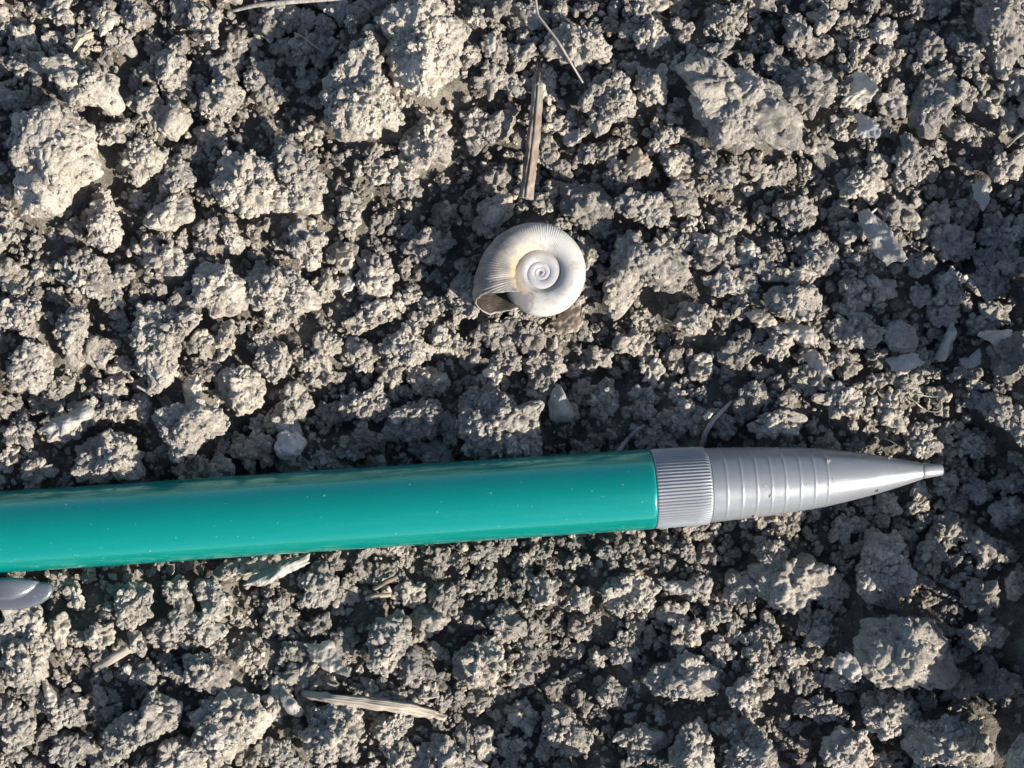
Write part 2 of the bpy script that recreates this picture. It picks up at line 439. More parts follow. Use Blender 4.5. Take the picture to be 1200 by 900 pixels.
def clod_shape(v, R, c, seed, gamp=1.0, facets=4, lump=True):
    """v unit directions; R radial function (array per vertex) in px; c half height px. Returns px-unit positions about the centre."""
    r = np.random.default_rng(seed)
    rho = np.sqrt(v[:, 0] ** 2 + v[:, 1] ** 2)
    k = np.where(rho > 1e-6, rho ** 0.78 / np.maximum(rho, 1e-6), 0)
    P = np.empty_like(v)
    P[:, 0] = v[:, 0] * k * R; P[:, 1] = v[:, 1] * k * R
    P[:, 2] = np.sign(v[:, 2]) * np.abs(v[:, 2]) ** 0.85 * c
    Rm = float(np.mean(R))
    for f in range(facets):
        a = r.uniform(0, 2 * PI); el = r.uniform(0.5, 1.35)
        n = np.array([math.cos(a) * math.cos(el) / Rm, math.sin(a) * math.cos(el) / Rm, math.sin(el) / c])
        nn = n * np.array([Rm, Rm, c]); nn = nn / np.linalg.norm(nn)
        d = (P @ n) - r.uniform(0.66, 0.95)
        push = np.maximum(d, 0) * 0.85
        P -= push[:, None] * nn * np.array([Rm, Rm, c])
    N = P / np.array([Rm * Rm, Rm * Rm, c * c]); N /= np.linalg.norm(N, axis=1)[:, None] + 1e-9
    off = r.uniform(0, 200, 3)
    Q = P + off * 10
    wob = np.stack([vnoise(Q / 9.0, seed + 70), vnoise(Q / 9.0, seed + 71), vnoise(Q / 9.0, seed + 72)], 1) * 2.2
    Q = Q + wob
    d = fbm(Q / (0.8 * Rm + 8), seed, 2) * Rm * 0.21
    if lump: d = d + grains(Q / 19.0, seed + 5, 0.8, 1.4) * 6.2 * min(1.0, Rm / 30 + .3) - 1.5
    if Rm > 30: d = d + grains(Q / 36.0, seed + 9, 0.9, 1.5) * 7.5 - 2.5
    d = d + grains(Q / 8.6, seed + 6, 1.2, 1.8) * 4.9 * gamp
    d = d + grains(Q / 4.3, seed + 7, 1.0, 1.7) * 2.2 * gamp
    d = d - 1.6
    return P + N * d[:, None]

def emit_clod(P, px, py, zc, mat, name='soil_clod'):
    """P px offsets about (px,py) in the height-map plane, zc px -> object whose origin lies at the clod's foot"""
    w = np.empty_like(P)
    w[:, 0] = (P[:, 0] + px - 600) * S; w[:, 1] = (P[:, 1] + 450 - py) * S; w[:, 2] = (P[:, 2] + zc) * S
    w = push_out(w)
    return w

def make_clod(px, py, R_of, rx, ry, ang, lift, mat, seed, gamp=1.0):
    size = math.sqrt(rx * ry)
    n = 7 if size > 52 else (6 if size > 21 else 5)
    me0, v = ico(n)
    th = np.arctan2(v[:, 1], v[:, 0])
    R = R_of(th)
    c = min(rx, ry) * 0.92
    vr = np.random.default_rng(seed + 3)
    rough_ = vr.uniform(0.7, 1.25); gamp = gamp * max(rough_ - 0.1, 0.62)
    hloc = hsample(px, py, size * 0.5)
    zc = hloc + 0.40 * c + lift * 1.35
    P = clod_shape(v, R, c, seed, gamp, facets=int(vr.integers(3, 8)))
    # perspective: picture position -> plane position at the clod's mean height
    k = (CAMZ - (zc + 0.4 * c) * S) / CAMZ
    qx = 600 + (px - 600) * k; qy = 450 + (py - 450) * k
    w = emit_clod(P, qx, qy, zc, mat)
    me = me0.copy(); me.name = 'soil_clod'
    org = np.array([(qx - 600) * S, (450 - qy) * S, zc * S])
    me.vertices.foreach_set('co', ((w - org) * K).ravel()); me.update()
    me.materials.clear(); me.materials.append(mat)
    o = bpy.data.objects.new('soil_clod', me); o.location = org * K
    link(o)
    vx = np.round(w[:, 0] / S + 600 - X0).astype(int); vy = np.round(450 - w[:, 1] / S - Y0).astype(int)
    for ox in ((-1, 0, 1) if n < 7 else (0, 1)):
        for oy in ((-1, 0, 1) if n < 7 else (0, 1)):
            ok = (vx + ox >= 0) & (vx + ox < HX) & (vy + oy >= 0) & (vy + oy < HY)
            np.maximum.at(hm, (vy[ok] + oy, vx[ok] + ox), (w[ok, 2] / S).astype(np.float32))
    clods.append(dict(x=px, y=py, rx=rx, ry=ry, s=size, o=o, smooth=mat is M_smooth))
    # grains that cling to the upper surface
    up = np.nonzero(v[:, 2] > -0.1)[0]
    m = int(rx * ry * (0.16 if mat is M_soil else 0.03) * (0.35 + (rough_ - 0.7) * 1.6))
    pick = up[rng.integers(0, len(up), m)]
    msk = vnoise(w[pick] / S / 22.0, 77) + 0.45 * vnoise(w[pick] / S / 9.0, 78) > -0.3
    pick = pick[msk]; m = len(pick)
    rad = 1.4 + 3.4 * rng.random(m) ** 1.9
    for i_, r_ in zip(pick, rad):
        q = w[i_]
        cling.append((q[0] / S + 600, 450 - q[1] / S, q[2] / S + 0.1 * r_, r_, rng.uniform(.8, 1.2), rng.uniform(.8, 1.2), rng.uniform(.7, 1.1)))
    return o

seed = 11
ell = []
for row in ELL.replace('\n', ';').split(';'):
    a = [float(t) for t in row.split()]
    if a[2] > 0: ell.append(a)
poly = []
for row in POLY.split('\n'):
    b = row.split('|')
    pts = np.array([[float(t) for t in q.split()] for q in b[0].split(',')])
    poly.append((pts, float(b[1]), b[2] if len(b) > 2 else ''))
# low background clods first, traced ones on top of them
for (x, y, rx, ry, ang) in ell:
    seed += 13
    A = math.radians(ang)
    rr = np.random.default_rng(seed)
    ph = rr.uniform(0, 2 * PI, 4); am = rr.uniform(0.03, 0.13, 4)
    def Rf(th, rx=rx, ry=ry, A=A, ph=ph, am=am):
        t = th - A
        e = 1 / np.sqrt((np.cos(t) / rx) ** 2 + (np.sin(t) / ry) ** 2)
        return e * (1 + sum(am[k] * np.cos((k + 2) * th + ph[k]) for k in range(4)))
    make_clod(x, y, Rf, rx, ry, A, 2, M_soil, seed)
for pts, lift, key in poly:
    seed += 13
    x, y = pts[:, 0], pts[:, 1]
    xs, ys = np.roll(x, -1), np.roll(y, -1)
    cr = x * ys - xs * y; A2 = cr.sum()
    cx = float(((x + xs) * cr).sum() / (3 * A2)); cy = float(((y + ys) * cr).sum() / (3 * A2))
    dense = np.concatenate([np.stack([x + (xs - x) * t, y + (ys - y) * t], 1) for t in np.linspace(0, 1, 12, endpoint=False)])
    tq = np.arctan2(-(dense[:, 1] - cy), dense[:, 0] - cx); rq = np.hypot(dense[:, 0] - cx, dense[:, 1] - cy)
    bins = np.linspace(-PI, PI, 73)[:-1]
    o_ = np.argsort(tq); tq, rq = tq[o_], rq[o_]
    tab = np.interp(bins, np.r_[tq[-6:] - 2 * PI, tq, tq[:6] + 2 * PI], np.r_[rq[-6:], rq, rq[:6]])
    tab = (np.roll(tab, 1) + tab * 2 + np.roll(tab, -1)) / 4
    def Rp(th, tab=tab, bins=bins):
        return np.interp(th, np.r_[bins, PI], np.r_[tab, tab[0]]) * 0.97
    cov = np.cov(np.stack([dense[:, 0] - cx, -(dense[:, 1] - cy)]))
    ev, evec = np.linalg.eigh(cov)
    A = math.atan2(evec[1, 1], evec[0, 1])
    area = abs(A2) / 2; asp = math.sqrt(ev[1] / ev[0])
    rx = math.sqrt(area / PI * asp); ry = math.sqrt(area / PI / asp)
    sm = key == 's'
    make_clod(cx, cy, Rp, rx, ry, A, lift, M_smooth if sm else M_soil, seed, 0.95 if sm else 1.0)
# big clods just outside the picture, whose shadows fall into it
for (x, y, rx, ry, lf) in [(1275, 330, 55, 45, 20), (1290, 480, 60, 60, 22), (1280, 640, 60, 60, 14), (1285, 780, 60, 60, 30),
                           (1270, 900, 60, 50, 22), (1130, 970, 60, 50, 10), (980, 980, 50, 45, 10), (840, 970, 50, 40, 8), (700, 960, 50, 40, 8),
                           (-60, 180, 50, 50, 0), (-60, 400, 50, 60, 0), (-70, 820, 50, 50, 0), (300, 960, 60, 45, 4), (480, 965, 50, 40, 4),
                           (250, -50, 60, 40, 0), (560, -50, 50, 36, 0), (850, -50, 60, 40, 0), (1050, -60, 60, 40, 0), (1260, 120, 50, 60, 0), (100, 965, 60, 40, 0)]:
    seed += 13
    rr = np.random.default_rng(seed); ph = rr.uniform(0, 6.28, 4)
    def Rf(th, rx=rx, ry=ry, ph=ph):
        return 1 / np.sqrt((np.cos(th) / rx) ** 2 + (np.sin(th) / ry) ** 2) * (1 + sum(0.08 * np.cos((k + 2) * th + ph[k]) for k in range(4)))
    n0 = ico(6)
    make_clod(x, y, Rf, rx * 0.99, min(ry, 2600 / rx), 0, lf, M_soil, seed)

# ------------------------------------------------------------------ crumbs: individual ones, then the uncountable rest
def crumb_proto(seed, n, gamp, R0=10.0):
    me0, v = ico(n)
    r = np.random.default_rng(seed)
    R = np.full(len(v), R0) * (1 + 0.12 * np.cos(2 * np.arctan2(v[:, 1], v[:, 0]) + r.uniform(0, 6)))
    R = R * (1 + 0.10 * np.cos(3 * np.arctan2(v[:, 1], v[:, 0]) + r.uniform(0, 6)))
    P = clod_shape(v, R, R0 * r.uniform(.7, .9), seed, gamp, 5, R0 > 12) / R0
    me = me0.copy(); me.name = 'soil_crumb'
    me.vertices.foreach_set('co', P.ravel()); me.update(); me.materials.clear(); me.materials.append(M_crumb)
    return me
big_protos = [crumb_proto(900 + i, 4, 0.75) for i in range(12)]
small_protos = [crumb_proto(950 + i, 3, 0.7) for i in range(8)]
cling_protos = [me.copy() for me in small_protos]
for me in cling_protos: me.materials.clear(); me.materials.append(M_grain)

cluster_protos = [crumb_proto(1000 + i, 5, 1.15, 19.0) for i in range(10)]

def under_pen(px, py, top_mm):
    w = np.array([(px - 600) * S, (450 - py) * S, 0.0])
    t = (w - PA)[:2] @ PD[:2]
    ax = PA + PD * t
    d = abs((w[0] - ax[0]) * -PD[1] + (w[1] - ax[1]) * PD[0])
    r = float(pen_radius(t))
    if r > 0 and d < r + 0.15:
        return top_mm > ax[2] - math.sqrt(max(0, r * r - d * d)) - 0.05
    dd = math.hypot(w[0] - SHC[0], w[1] - SHC[1])
    if 5.6 <= dd < 7.8: return top_mm > SHC[2] - 0.6
    if dd < 5.6: return top_mm > SHC[2] - 2.2 * math.sqrt(max(0, 1 - (dd / 5.7) ** 2))
    return False

crumbs = []       # x, y, z, r, (three scales), rot
def drop(n, r0, r1, pw, region, flatten=0.8, keep_low=0.0):
    for _ in range(n):
        x = random.uniform(region[0], region[2]); y = random.uniform(region[1], region[3])
        r = r0 + (r1 - r0) * random.random() ** pw
        h = hsample(x, y, r * 0.7)
        if keep_low and h > hbase[min(HY - 1, max(0, int(y) - Y0)), min(HX - 1, max(0, int(x) - X0))] + keep_low * random.random(): continue
        z = h + 0.25 * r
        if under_pen(x, y, (z + r) * S): continue
        sx, sy, sz = random.uniform(0.8, 1.2), random.uniform(0.8, 1.2), random.uniform(0.7, 1.0)
        crumbs.append((x, y, z, r, sx, sy, sz))
        raise_ellipse(x, y, r * sx, r * sy, 0, z, r * sz)
REG = (-110, -90, 1310, 990)
drop(2400, 8, 18, 2.0, REG, keep_low=11)
drop(5500, 4.0, 8, 1.5, REG, keep_low=10)
drop(9000, 2.4, 4.5, 1.3, REG, keep_low=12)
drop(9000, 1.2, 2.4, 1.2, REG, keep_low=9)
cling = [c for c in cling if not under_pen(c[0], c[1], (c[2] + c[3]) * S)]

inview = lambda c: -5 < c[0] < 1205 and -5 < c[1] < 905
order = sorted([c for c in crumbs if inview(c)], key=lambda c: -c[3])
N_IND = 290 - len([c for c in clods if -5 < c['x'] < 1205 and -5 < c['y'] < 905])
ind = set(id(c) for c in order[:max(60, N_IND)])
rest = []
for c in crumbs:
    if id(c) in ind:
        me = random.choice(cluster_protos if c[3] > 8 else big_protos)
        o = bpy.data.objects.new('soil_clod', me)
        o.location = ((c[0] - 600) * S * K, (450 - c[1]) * S * K, c[2] * S * K)
        o.rotation_euler = (random.uniform(-.4, .4), random.uniform(-.4, .4), random.uniform(0, 6.28))
        o.scale = (c[3] * c[4] * S * K, c[3] * c[5] * S * K, c[3] * c[6] * S * K)
        link(o)
        clods.append(dict(x=c[0], y=c[1], rx=c[3], ry=c[3], s=c[3], o=o, smooth=False))
    else: rest.append(c)
for _ in range(9000):       # coarser crumbs on the ground around the pictured patch
    x, y = random.uniform(-1700, 2900), random.uniform(-1700, 2600)
    if -100 < x < 1300 and -80 < y < 980: continue
    r = 6 + 26 * random.random() ** 2.5
    zb = float(hbase[min(HY - 1, max(0, int(y) - Y0)), min(HX - 1, max(0, int(x) - X0))])
    if under_pen(x, y, (zb + r) * S): continue
    rest.append((x, y, zb + 0.3 * r, r, random.uniform(.8, 1.3), random.uniform(.8, 1.3), random.uniform(.6, .9)))

def scatter(name, recs, protos, label):
    col = bpy.data.collections.new(name + '_kinds')
    for i, me in enumerate(protos):
        col.objects.link(bpy.data.objects.new('%s_kind_%02d' % (name, i), me))
    me = bpy.data.meshes.new(name)
    P = np.array([((c[0] - 600) * S * K, (450 - c[1]) * S * K, c[2] * S * K) for c in recs])
    me.from_pydata(P.tolist(), [], [])
    a = me.attributes.new('rot', 'FLOAT_VECTOR', 'POINT')
    a.data.foreach_set('vector', np.stack([rng.uniform(-.5, .5, len(P)), rng.uniform(-.5, .5, len(P)), rng.uniform(0, 6.28, len(P))], 1).ravel())
    a = me.attributes.new('scl', 'FLOAT_VECTOR', 'POINT')
    a.data.foreach_set('vector', (np.array([(c[3] * c[4], c[3] * c[5], c[3] * c[6]) for c in recs]) * S * K).ravel())
    a = me.attributes.new('idx', 'INT', 'POINT')
    a.data.foreach_set('value', rng.integers(0, len(protos), len(P)).astype(np.int32))
    o = link(bpy.data.objects.new(name, me))
    g = bpy.data.node_groups.new(name, 'GeometryNodeTree')
    g.interface.new_socket('Geometry', in_out='INPUT', socket_type='NodeSocketGeometry')
    g.interface.new_socket('Geometry', in_out='OUTPUT', socket_type='NodeSocketGeometry')
    gi = g.nodes.new('NodeGroupInput'); go = g.nodes.new('NodeGroupOutput')
    iop = g.nodes.new('GeometryNodeInstanceOnPoints')
    ci = g.nodes.new('GeometryNodeCollectionInfo'); ci.inputs[0].default_value = col
    ci.inputs['Separate Children'].default_value = True; ci.inputs['Reset Children'].default_value = True
    def att(n, t):
        q = g.nodes.new('GeometryNodeInputNamedAttribute'); q.data_type = t; q.inputs[0].default_value = n
        return q.outputs[0]
    g.links.new(gi.outputs[0], iop.inputs['Points'])
    g.links.new(ci.outputs[0], iop.inputs['Instance'])
    iop.inputs['Pick Instance'].default_value = True
    g.links.new(att('idx', 'INT'), iop.inputs['Instance Index'])
    g.links.new(att('rot', 'FLOAT_VECTOR'), iop.inputs['Rotation'])
    g.links.new(att('scl', 'FLOAT_VECTOR'), iop.inputs['Scale'])
    g.links.new(iop.outputs[0], go.inputs[0])
    md = o.modifiers.new('scatter', 'NODES'); md.node_group = g
    tag(o, label, 'soil', kind='stuff')
    return o
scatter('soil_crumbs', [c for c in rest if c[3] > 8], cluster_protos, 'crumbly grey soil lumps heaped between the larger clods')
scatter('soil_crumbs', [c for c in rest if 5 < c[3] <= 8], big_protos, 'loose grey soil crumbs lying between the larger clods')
scatter('soil_grains', [c for c in rest if c[3] <= 5], small_protos, 'fine soil grains lying in the hollows, coloured dark for shade')
scatter('soil_grains', cling, cling_protos, 'fine pale soil grains that crust the tops of the clods')

# ------------------------------------------------------------------ ground sheet
def build_ground():
    def axis(a, b, step, far):
        core = np.arange(a, b, step)
        out = [b]; s = step
        while out[-1] < far: s *= 1.07; out.append(out[-1] + s)
        neg = [a]; s = step
        while neg[-1] > -far: s *= 1.07; neg.append(neg[-1] - s)
        return np.r_[neg[:0:-1], core, out]
    ax = axis(-66, 66, 0.26, 1500); ay = axis(-52, 52, 0.26, 1500)
    X, Y = np.meshgrid(ax, ay)
    px = np.clip(X / S + 600 - X0, 0, HX - 1).astype(int); py = np.clip(450 - Y / S - Y0, 0, HY - 1).astype(int)
    Z = hbase[py, px] * S
    far = np.clip((np.maximum(np.abs(X) - 70, np.abs(Y) - 56)) / 60, 0, 1)
    P = np.stack([X.ravel(), Y.ravel(), np.zeros(X.size)], 1)
    q = P / S
    Z = Z.ravel() + (grains(q / 26, 3) * 7 + grains(q / 11, 4) * 3.2 + grains(q / 5, 5) * 1.5 - 8) * S
    f = far.ravel()
    Z = Z + f * (fbm(P / 25, 9, 3) * 4 + grains(P / 14, 10) * 6)
    P[:, 2] = Z
    P = push_out(P, 0.1)
    nu, nv = X.shape
    idx = np.arange(nu * nv).reshape(nu, nv)
    F = np.stack([idx[:-1, :-1], idx[:-1, 1:], idx[1:, 1:], idx[1:, :-1]], -1).reshape(-1, 4)
    me = bpy.data.meshes.new('ground')
    me.vertices.add(len(P)); me.vertices.foreach_set('co', (P * K).ravel())
    me.loops.add(F.size); me.loops.foreach_set('vertex_index', F.ravel().astype(np.int32))
    me.polygons.add(len(F)); me.polygons.foreach_set('loop_start', (np.arange(len(F)) * 4).astype(np.int32))
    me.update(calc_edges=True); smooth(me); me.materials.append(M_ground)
    o = link(bpy.data.objects.new('ground', me))
    tag(o, 'dry crumbly grey soil ground under all the clods', kind='structure')
build_ground()

# ------------------------------------------------------------------ the mechanical pencil
def plastic(name, col, rough, coat=0.0, metallic=0.0, scratch=0.4):
    m, nt, p = nmat(name)
    tc = nt.nodes.new('ShaderNodeTexCoord').outputs['Object']
    mp = nt.nodes.new('ShaderNodeMapping'); mp.inputs['Scale'].default_value = (0.1, 1, 1); nt.links.new(tc, mp.inputs[0])
    n = tex(nt, 'ShaderNodeTexNoise', 900, mp.outputs[0], 5, Roughness=0.7)
    r = ramp(nt, n.outputs[0], [(0.35, (rough * 0.8,) * 3), (0.75, (rough * 1.5,) * 3)])
    nt.links.new(r, p.inputs['Roughness'])
    d = tex(nt, 'ShaderNodeTexNoise', 420, mp.outputs[0], 8, Roughness=0.75)
    dust = ramp(nt, d.outputs[0], [(0.66, (0, 0, 0)), (0.72, (scratch,) * 3)])
    sp = tex(nt, 'ShaderNodeTexNoise', 2600, tc, 3)
    dust2 = ramp(nt, sp.outputs[0], [(0.71, (0, 0, 0)), (0.75, (scratch,) * 3)])
    c = mixc(nt, dust, col, (0.42, 0.40, 0.33))
    c = mixc(nt, dust2, c, (0.55, 0.53, 0.47))
    nt.links.new(c, p.inputs['Base Color'])
    p.inputs['Metallic'].default_value = metallic
    p.inputs['Coat Weight'].default_value = coat
    p.inputs['Coat Roughness'].default_value = 0.06
    nt.links.new(bumpn(nt, sp.outputs[0], 0.06, 0.0001), p.inputs['Normal'])
    return m
M_green = plastic('pearly_green_plastic', (0.0, 0.235, 0.21), 0.22, 0.55, 0.35, 0.45)
M_silver = plastic('silver_grey_plastic', (0.24, 0.255, 0.28), 0.36, 0.2, 0.35, 0.4)
M_clip = plastic('clip_silver_plastic', (0.13, 0.145, 0.17), 0.24, 0.5, 0.45, 0.3)
M_eraser = plastic('white_rubber', (0.8, 0.8, 0.78), 0.8, 0, 0, 0.3)

pen = bpy.data.objects.new('mechanical_pencil', None); link(pen)
pen.location = Vector(PA) * K
ang_z = math.atan2(PD[1], PD[0]); ang_y = -math.asin(PD[2])
pen.rotation_euler = (0, ang_y, ang_z)
tag(pen, 'glossy teal green mechanical pencil with silver ribbed grip lying on the soil', 'pencil')

def lathe(name, prof, m, parent, nseg=128, ridges=None):
    """prof: list of (x, r) mm along the local X axis"""
    V = []
    a = np.linspace(0, 2 * PI, nseg, endpoint=False)
    for (x, r) in prof:
        rr = np.full(nseg, r)
        if ridges: rr = rr + ridges(a, x)
        V += [(x, q * math.cos(t), q * math.sin(t)) for q, t in zip(rr, a)]
    return mesh_obj(name, V, grid_faces(len(prof), nseg), m, parent)

def tx(px):                        # photo x on the pencil -> local x mm
    lo, hi = -200.0, PLEN + 60
    for _ in range(40):
        m = (lo + hi) / 2
        p = PA + PD * m
        if 600 + p[0] / (S * (CAMZ - p[2]) / CAMZ) < px: lo = m
        else: hi = m
    return (lo + hi) / 2
xe = tx(764)                       # end of the green barrel
lathe('barrel', [(-44, 3.0), (-43.9, 4.0)] + [(x, 4.03) for x in np.linspace(-43.5, xe - 0.5, 40)] + [(xe - 0.22, 4.02), (xe - 0.07, 3.97), (xe, 3.86), (xe, 3.5)], M_green, pen)
xk = tx(828)
NR = 74
def rid(a, x):
    t = min(1, max(0, (x - xe - 0.05) / 0.15)) * min(1, max(0, (xk - 0.12 - x) / 0.15))
    return t * 0.095 * (np.abs(np.cos(a * NR / 2)) ** 3 - 0.5)
lathe('grip_collar', [(xe - .1, 3.4), (xe + 0.01, 3.86), (xe + 0.05, 3.93), (xe + 0.2, 3.95), (xe + 1.5, 3.95), (xk - 1.5, 3.92), (xk - 0.25, 3.89), (xk - 0.1, 3.85), (xk, 3.76), (xk, 3.5)],
      M_silver, pen, 936, rid)
rings = [tx(p) for p in (844.5, 862, 879, 896, 912.5, 930, 947, 962.5)]
xt = tx(1079); xtip = tx(1104)
def cone_r(x):
    return float(np.interp(x, [xk, tx(900), tx(962), tx(1010), tx(1045), xt], [3.76, 3.48, 2.98, 2.28, 1.62, 0.86]))
prof = [(xk - 0.1, 3.4), (xk + 0.01, 3.68)]
for x in np.linspace(xk + 0.06, xt, 420):
    r = cone_r(x)
    # smooth the knots a little
    r = sum(cone_r(x + d) for d in (-1.2, -0.6, 0, 0.6, 1.2)) / 5 if x < xt - 1.3 else r
    for g in rings:
        r += 0.032 * math.exp(-((x - g) / 0.11) ** 2)
    prof.append((x, r))
prof += [(xt, 0.7)]
lathe('tapered_grip', prof, M_silver, pen)
lathe('lead_sleeve', [(xt - .1, .5), (xt + 0.005, 0.8), (xt + 0.3, 0.78), (xtip - .05, 0.56), (xtip, 0.5), (xtip, 0.2), (xtip - 0.4, 0.15)], M_silver, pen, 64)
lathe('end_cap', [(-46, 3.2), (-46.1, 3.7), (-50, 3.7), (-50.2, 3.5), (-50.2, 2.6)], M_silver, pen, 96)
lathe('cap_ring', [(-44, 3.8), (-44.05, 4.1), (-45.9, 4.1), (-46, 3.6)], M_silver, pen, 96)
lathe('eraser', [(-50.0, 2.5), (-55, 2.5), (-55.4, 2.2), (-55.5, 0.01)], M_eraser, pen, 64)

def clip():
    # a flattened silver bar that ends in a rounded, stepped bulb beside the barrel
    cp = bpy.data.objects.new('pocket_clip', None); link(cp, pen)
    def bar(name, xs, w, h, yoff, zoff):
        V = []; n = 32
        for x, ww, hh, yo, zo in zip(xs, w, h, yoff, zoff):
            for j in range(n):
                t = 2 * PI * j / n
                cx = math.copysign(abs(math.cos(t)) ** 0.7, math.cos(t)); sz = math.copysign(abs(math.sin(t)) ** 0.7, math.sin(t))
                V.append((x, yo + cx * ww, zo + sz * hh))
        f = grid_faces(len(xs), n)
        f.append(tuple(range(n - 1, -1, -1))); f.append(tuple((len(xs) - 1) * n + j for j in range(n)))
        return mesh_obj(name, V, f, M_clip, pen)
    e = tx(60)
    xs = [e - 45, e - 20, e - 8, e - 6.0, e - 4.6, e - 3.4, e - 2.2, e - 1.2, e - 0.5, e - 0.12, e]
    yo = np.array([-4.6, -5.2, -5.7, -5.95, -6.05, -6.1, -6.1, -6.05, -5.9, -5.75, -5.7])
    bar('clip_arm', xs, [1.0, 1.1, 1.3, 1.4, 1.45, 1.42, 1.3, 1.05, 0.75, 0.4, 0.1], [0.5, .55, .6, .62, .62, .62, .6, .55, .45, .3, .08], yo - 0.15, [0.6, .6, .6, .6, .6, .6, .55, .5, .5, .5, .5])
    xs2 = [e - 45, e - 20, e - 8, e - 6, e - 4.8, e - 3.8, e - 3.0, e - 2.3, e - 1.7, e - 1.3]
    bar('clip_ridge', xs2, [.6, .7, .8, 1.0, 1.12, 1.12, .95, .7, .4, .08], [.4, .45, .5, .62, .75, .78, .65, .5, .3, .08], yo[:10] + 0.6, [1.1, 1.1, 1.15, 1.25, 1.3, 1.25, 1.1, .95, .8, .7])
    bar('clip_mount', [-44, -43.8, -42, -40, -39.8], [.8, 1, 1, 1, .8], [.6, .9, .9, .9, .6], [-4.3] * 5, [.6] * 5)
    bpy.data.objects.remove(cp)
clip()

# ------------------------------------------------------------------ the snail shell
def shell():
    root = bpy.data.objects.new('snail_shell', None); link(root)
    root.location = Vector(SHC) * K
    root.rotation_euler = (math.radians(-3), math.radians(4), 0)
    tag(root, 'white ribbed flat spiral snail shell lying on the soil above the pencil', 'snail shell')
    px = S * (CAMZ - SH_Z) / CAMZ
    NU, NV = 3000, 64
    # outer rim radius (px) by angle in degrees; 205 is the lip, going back in time clockwise
    ka = np.array([-1170, -810, -720, -630, -540, -450, -360, -270, -180, -90, 0, 90, 180, 215, 240])
    kin = np.array([0.2, 3.0, 3.9, 4.8, 6.0, 7.6, 9.8, 11.8, 14.2, 17.8, 21.6, 25, 28, 30, 31])
    kb = np.array([-155, -100, -60, 0, 45, 90, 120, 150, 180, 200, 240])
    kob = np.array([46, 50.5, 52.5, 53.5, 55.5, 59, 62.5, 67.5, 75, 84, 88])
    kh = np.array([5.2, 5.8, 6.1, 6.4, 6.7, 7.0, 7.4, 8.0, 9.2, 11.5, 14.5, 18, 22, 23.5, 24])
    T0 = -1170
    from_u = np.linspace(0, 1, NU) ** 0.8
    ph = np.linspace(0, 2 * PI, NV, endpoint=False)
    V = np.zeros((NU, NV, 3))
    ribph = np.cumsum(1 + 0.0 * from_u)
    for j, p in enumerate(ph):
        # lip: the underside reaches further round than the top; the outer side is furthest
        end = 218 - 12 * math.cos(p) - (9 if math.sin(p) < 0 else 12) * math.sin(p) + (16 * abs(math.cos(p) * math.sin(p)) if math.cos(p) < 0 and math.sin(p) < 0 else 0)
        end += 1.0 * float(vnoise(np.array([[p * 3.0, 1.0, 2.0]]), 55)[0]) + 0.6 * float(vnoise(np.array([[p * 8.0, 1.0, 2.0]]), 56)[0])
        th = T0 + (end - T0) * from_u
        i = np.interp(th, ka, kin)
        inner_o = np.interp(th + 360, ka, kin) + 2.2
        o = np.where(th < -155, inner_o, np.interp(th, kb, kob))
        bl = np.clip((th + 215) / 60, 0, 1); o = np.where(th < -155, inner_o * (1 - bl) + 46 * bl * bl + inner_o * (bl - bl * bl), o)
        fl = np.interp(th, [-260, -20], [0.30, 0.95])
        # overlap with the previous whorl on the inner side, below the suture
        cR = (o + i) / 2; w = (o - i) / 2
        h = np.interp(th, ka, kh)
        co, si = math.cos(p), math.sin(p)
        rr = cR + w * np.sign(co) * abs(co) ** 0.92
        keel = np.clip((th - 140) / 60, 0, 1) * (co > 0)
        zz = h * np.sign(si) * abs(si) ** (fl + 0.75 * keel)
        # shoulder: highest point lies towards the middle of the whorl, sloping into the suture
        zz = zz * (1 - 0.10 * (co < 0) * abs(co))
        tr = np.radians(th)
        ribs = (np.cos(tr * 104 + 2.0 * vnoise(np.stack([tr * 5, tr * 0, tr * 0], 1), 8)) * 0.5 + 0.5) * (0.75 + 0.5 * vnoise(np.stack([tr * 14, tr * 0 + 4, tr * 0], 1), 9))
        amp = np.interp(th, [-200, -60, 60, 100, 180, 230], [0.0, 0.05, 0.08, 0.36, 0.42, 0.25]) * np.clip(w / 20, 0, 1.2)
        grow = 0.5 * vnoise(np.stack([tr * 9, np.full(NU, 2.0), np.full(NU, 3.0)], 1), 5) * np.clip((th - 100) / 60, 0, 1)
        d = (ribs * 1.25 - 0.6) * amp + grow
        rr = rr + d * co; zz = zz + d * si
        V[:, j, 0] = rr * np.cos(tr) * px; V[:, j, 1] = rr * np.sin(tr) * px; V[:, j, 2] = zz * px
    # outer and inner skins joined at the lip
    cen = V.mean(axis=1, keepdims=True)
    n_in = 560
    inner = V[-n_in:] + (cen[-n_in:] - V[-n_in:]) * 0.055
    inner = inner[::-1]
    lipm = (V[-1:] + inner[:1]) / 2
    tang = V[-1:] - V[-4:-3]; lipm = lipm + tang * 0.6
    allv = np.concatenate([V, lipm, inner]).reshape(-1, 3)
    o = mesh_obj('spiral_tube', allv, grid_faces(NU + 1 + n_in, NV), M_shell, root)
    o.data.materials.append(M_shell_in)
    mi = np.zeros(len(o.data.polygons), np.int32); mi[(NU + 3) * NV:] = 1
    o.data.polygons.foreach_set('material_index', mi)
    return root

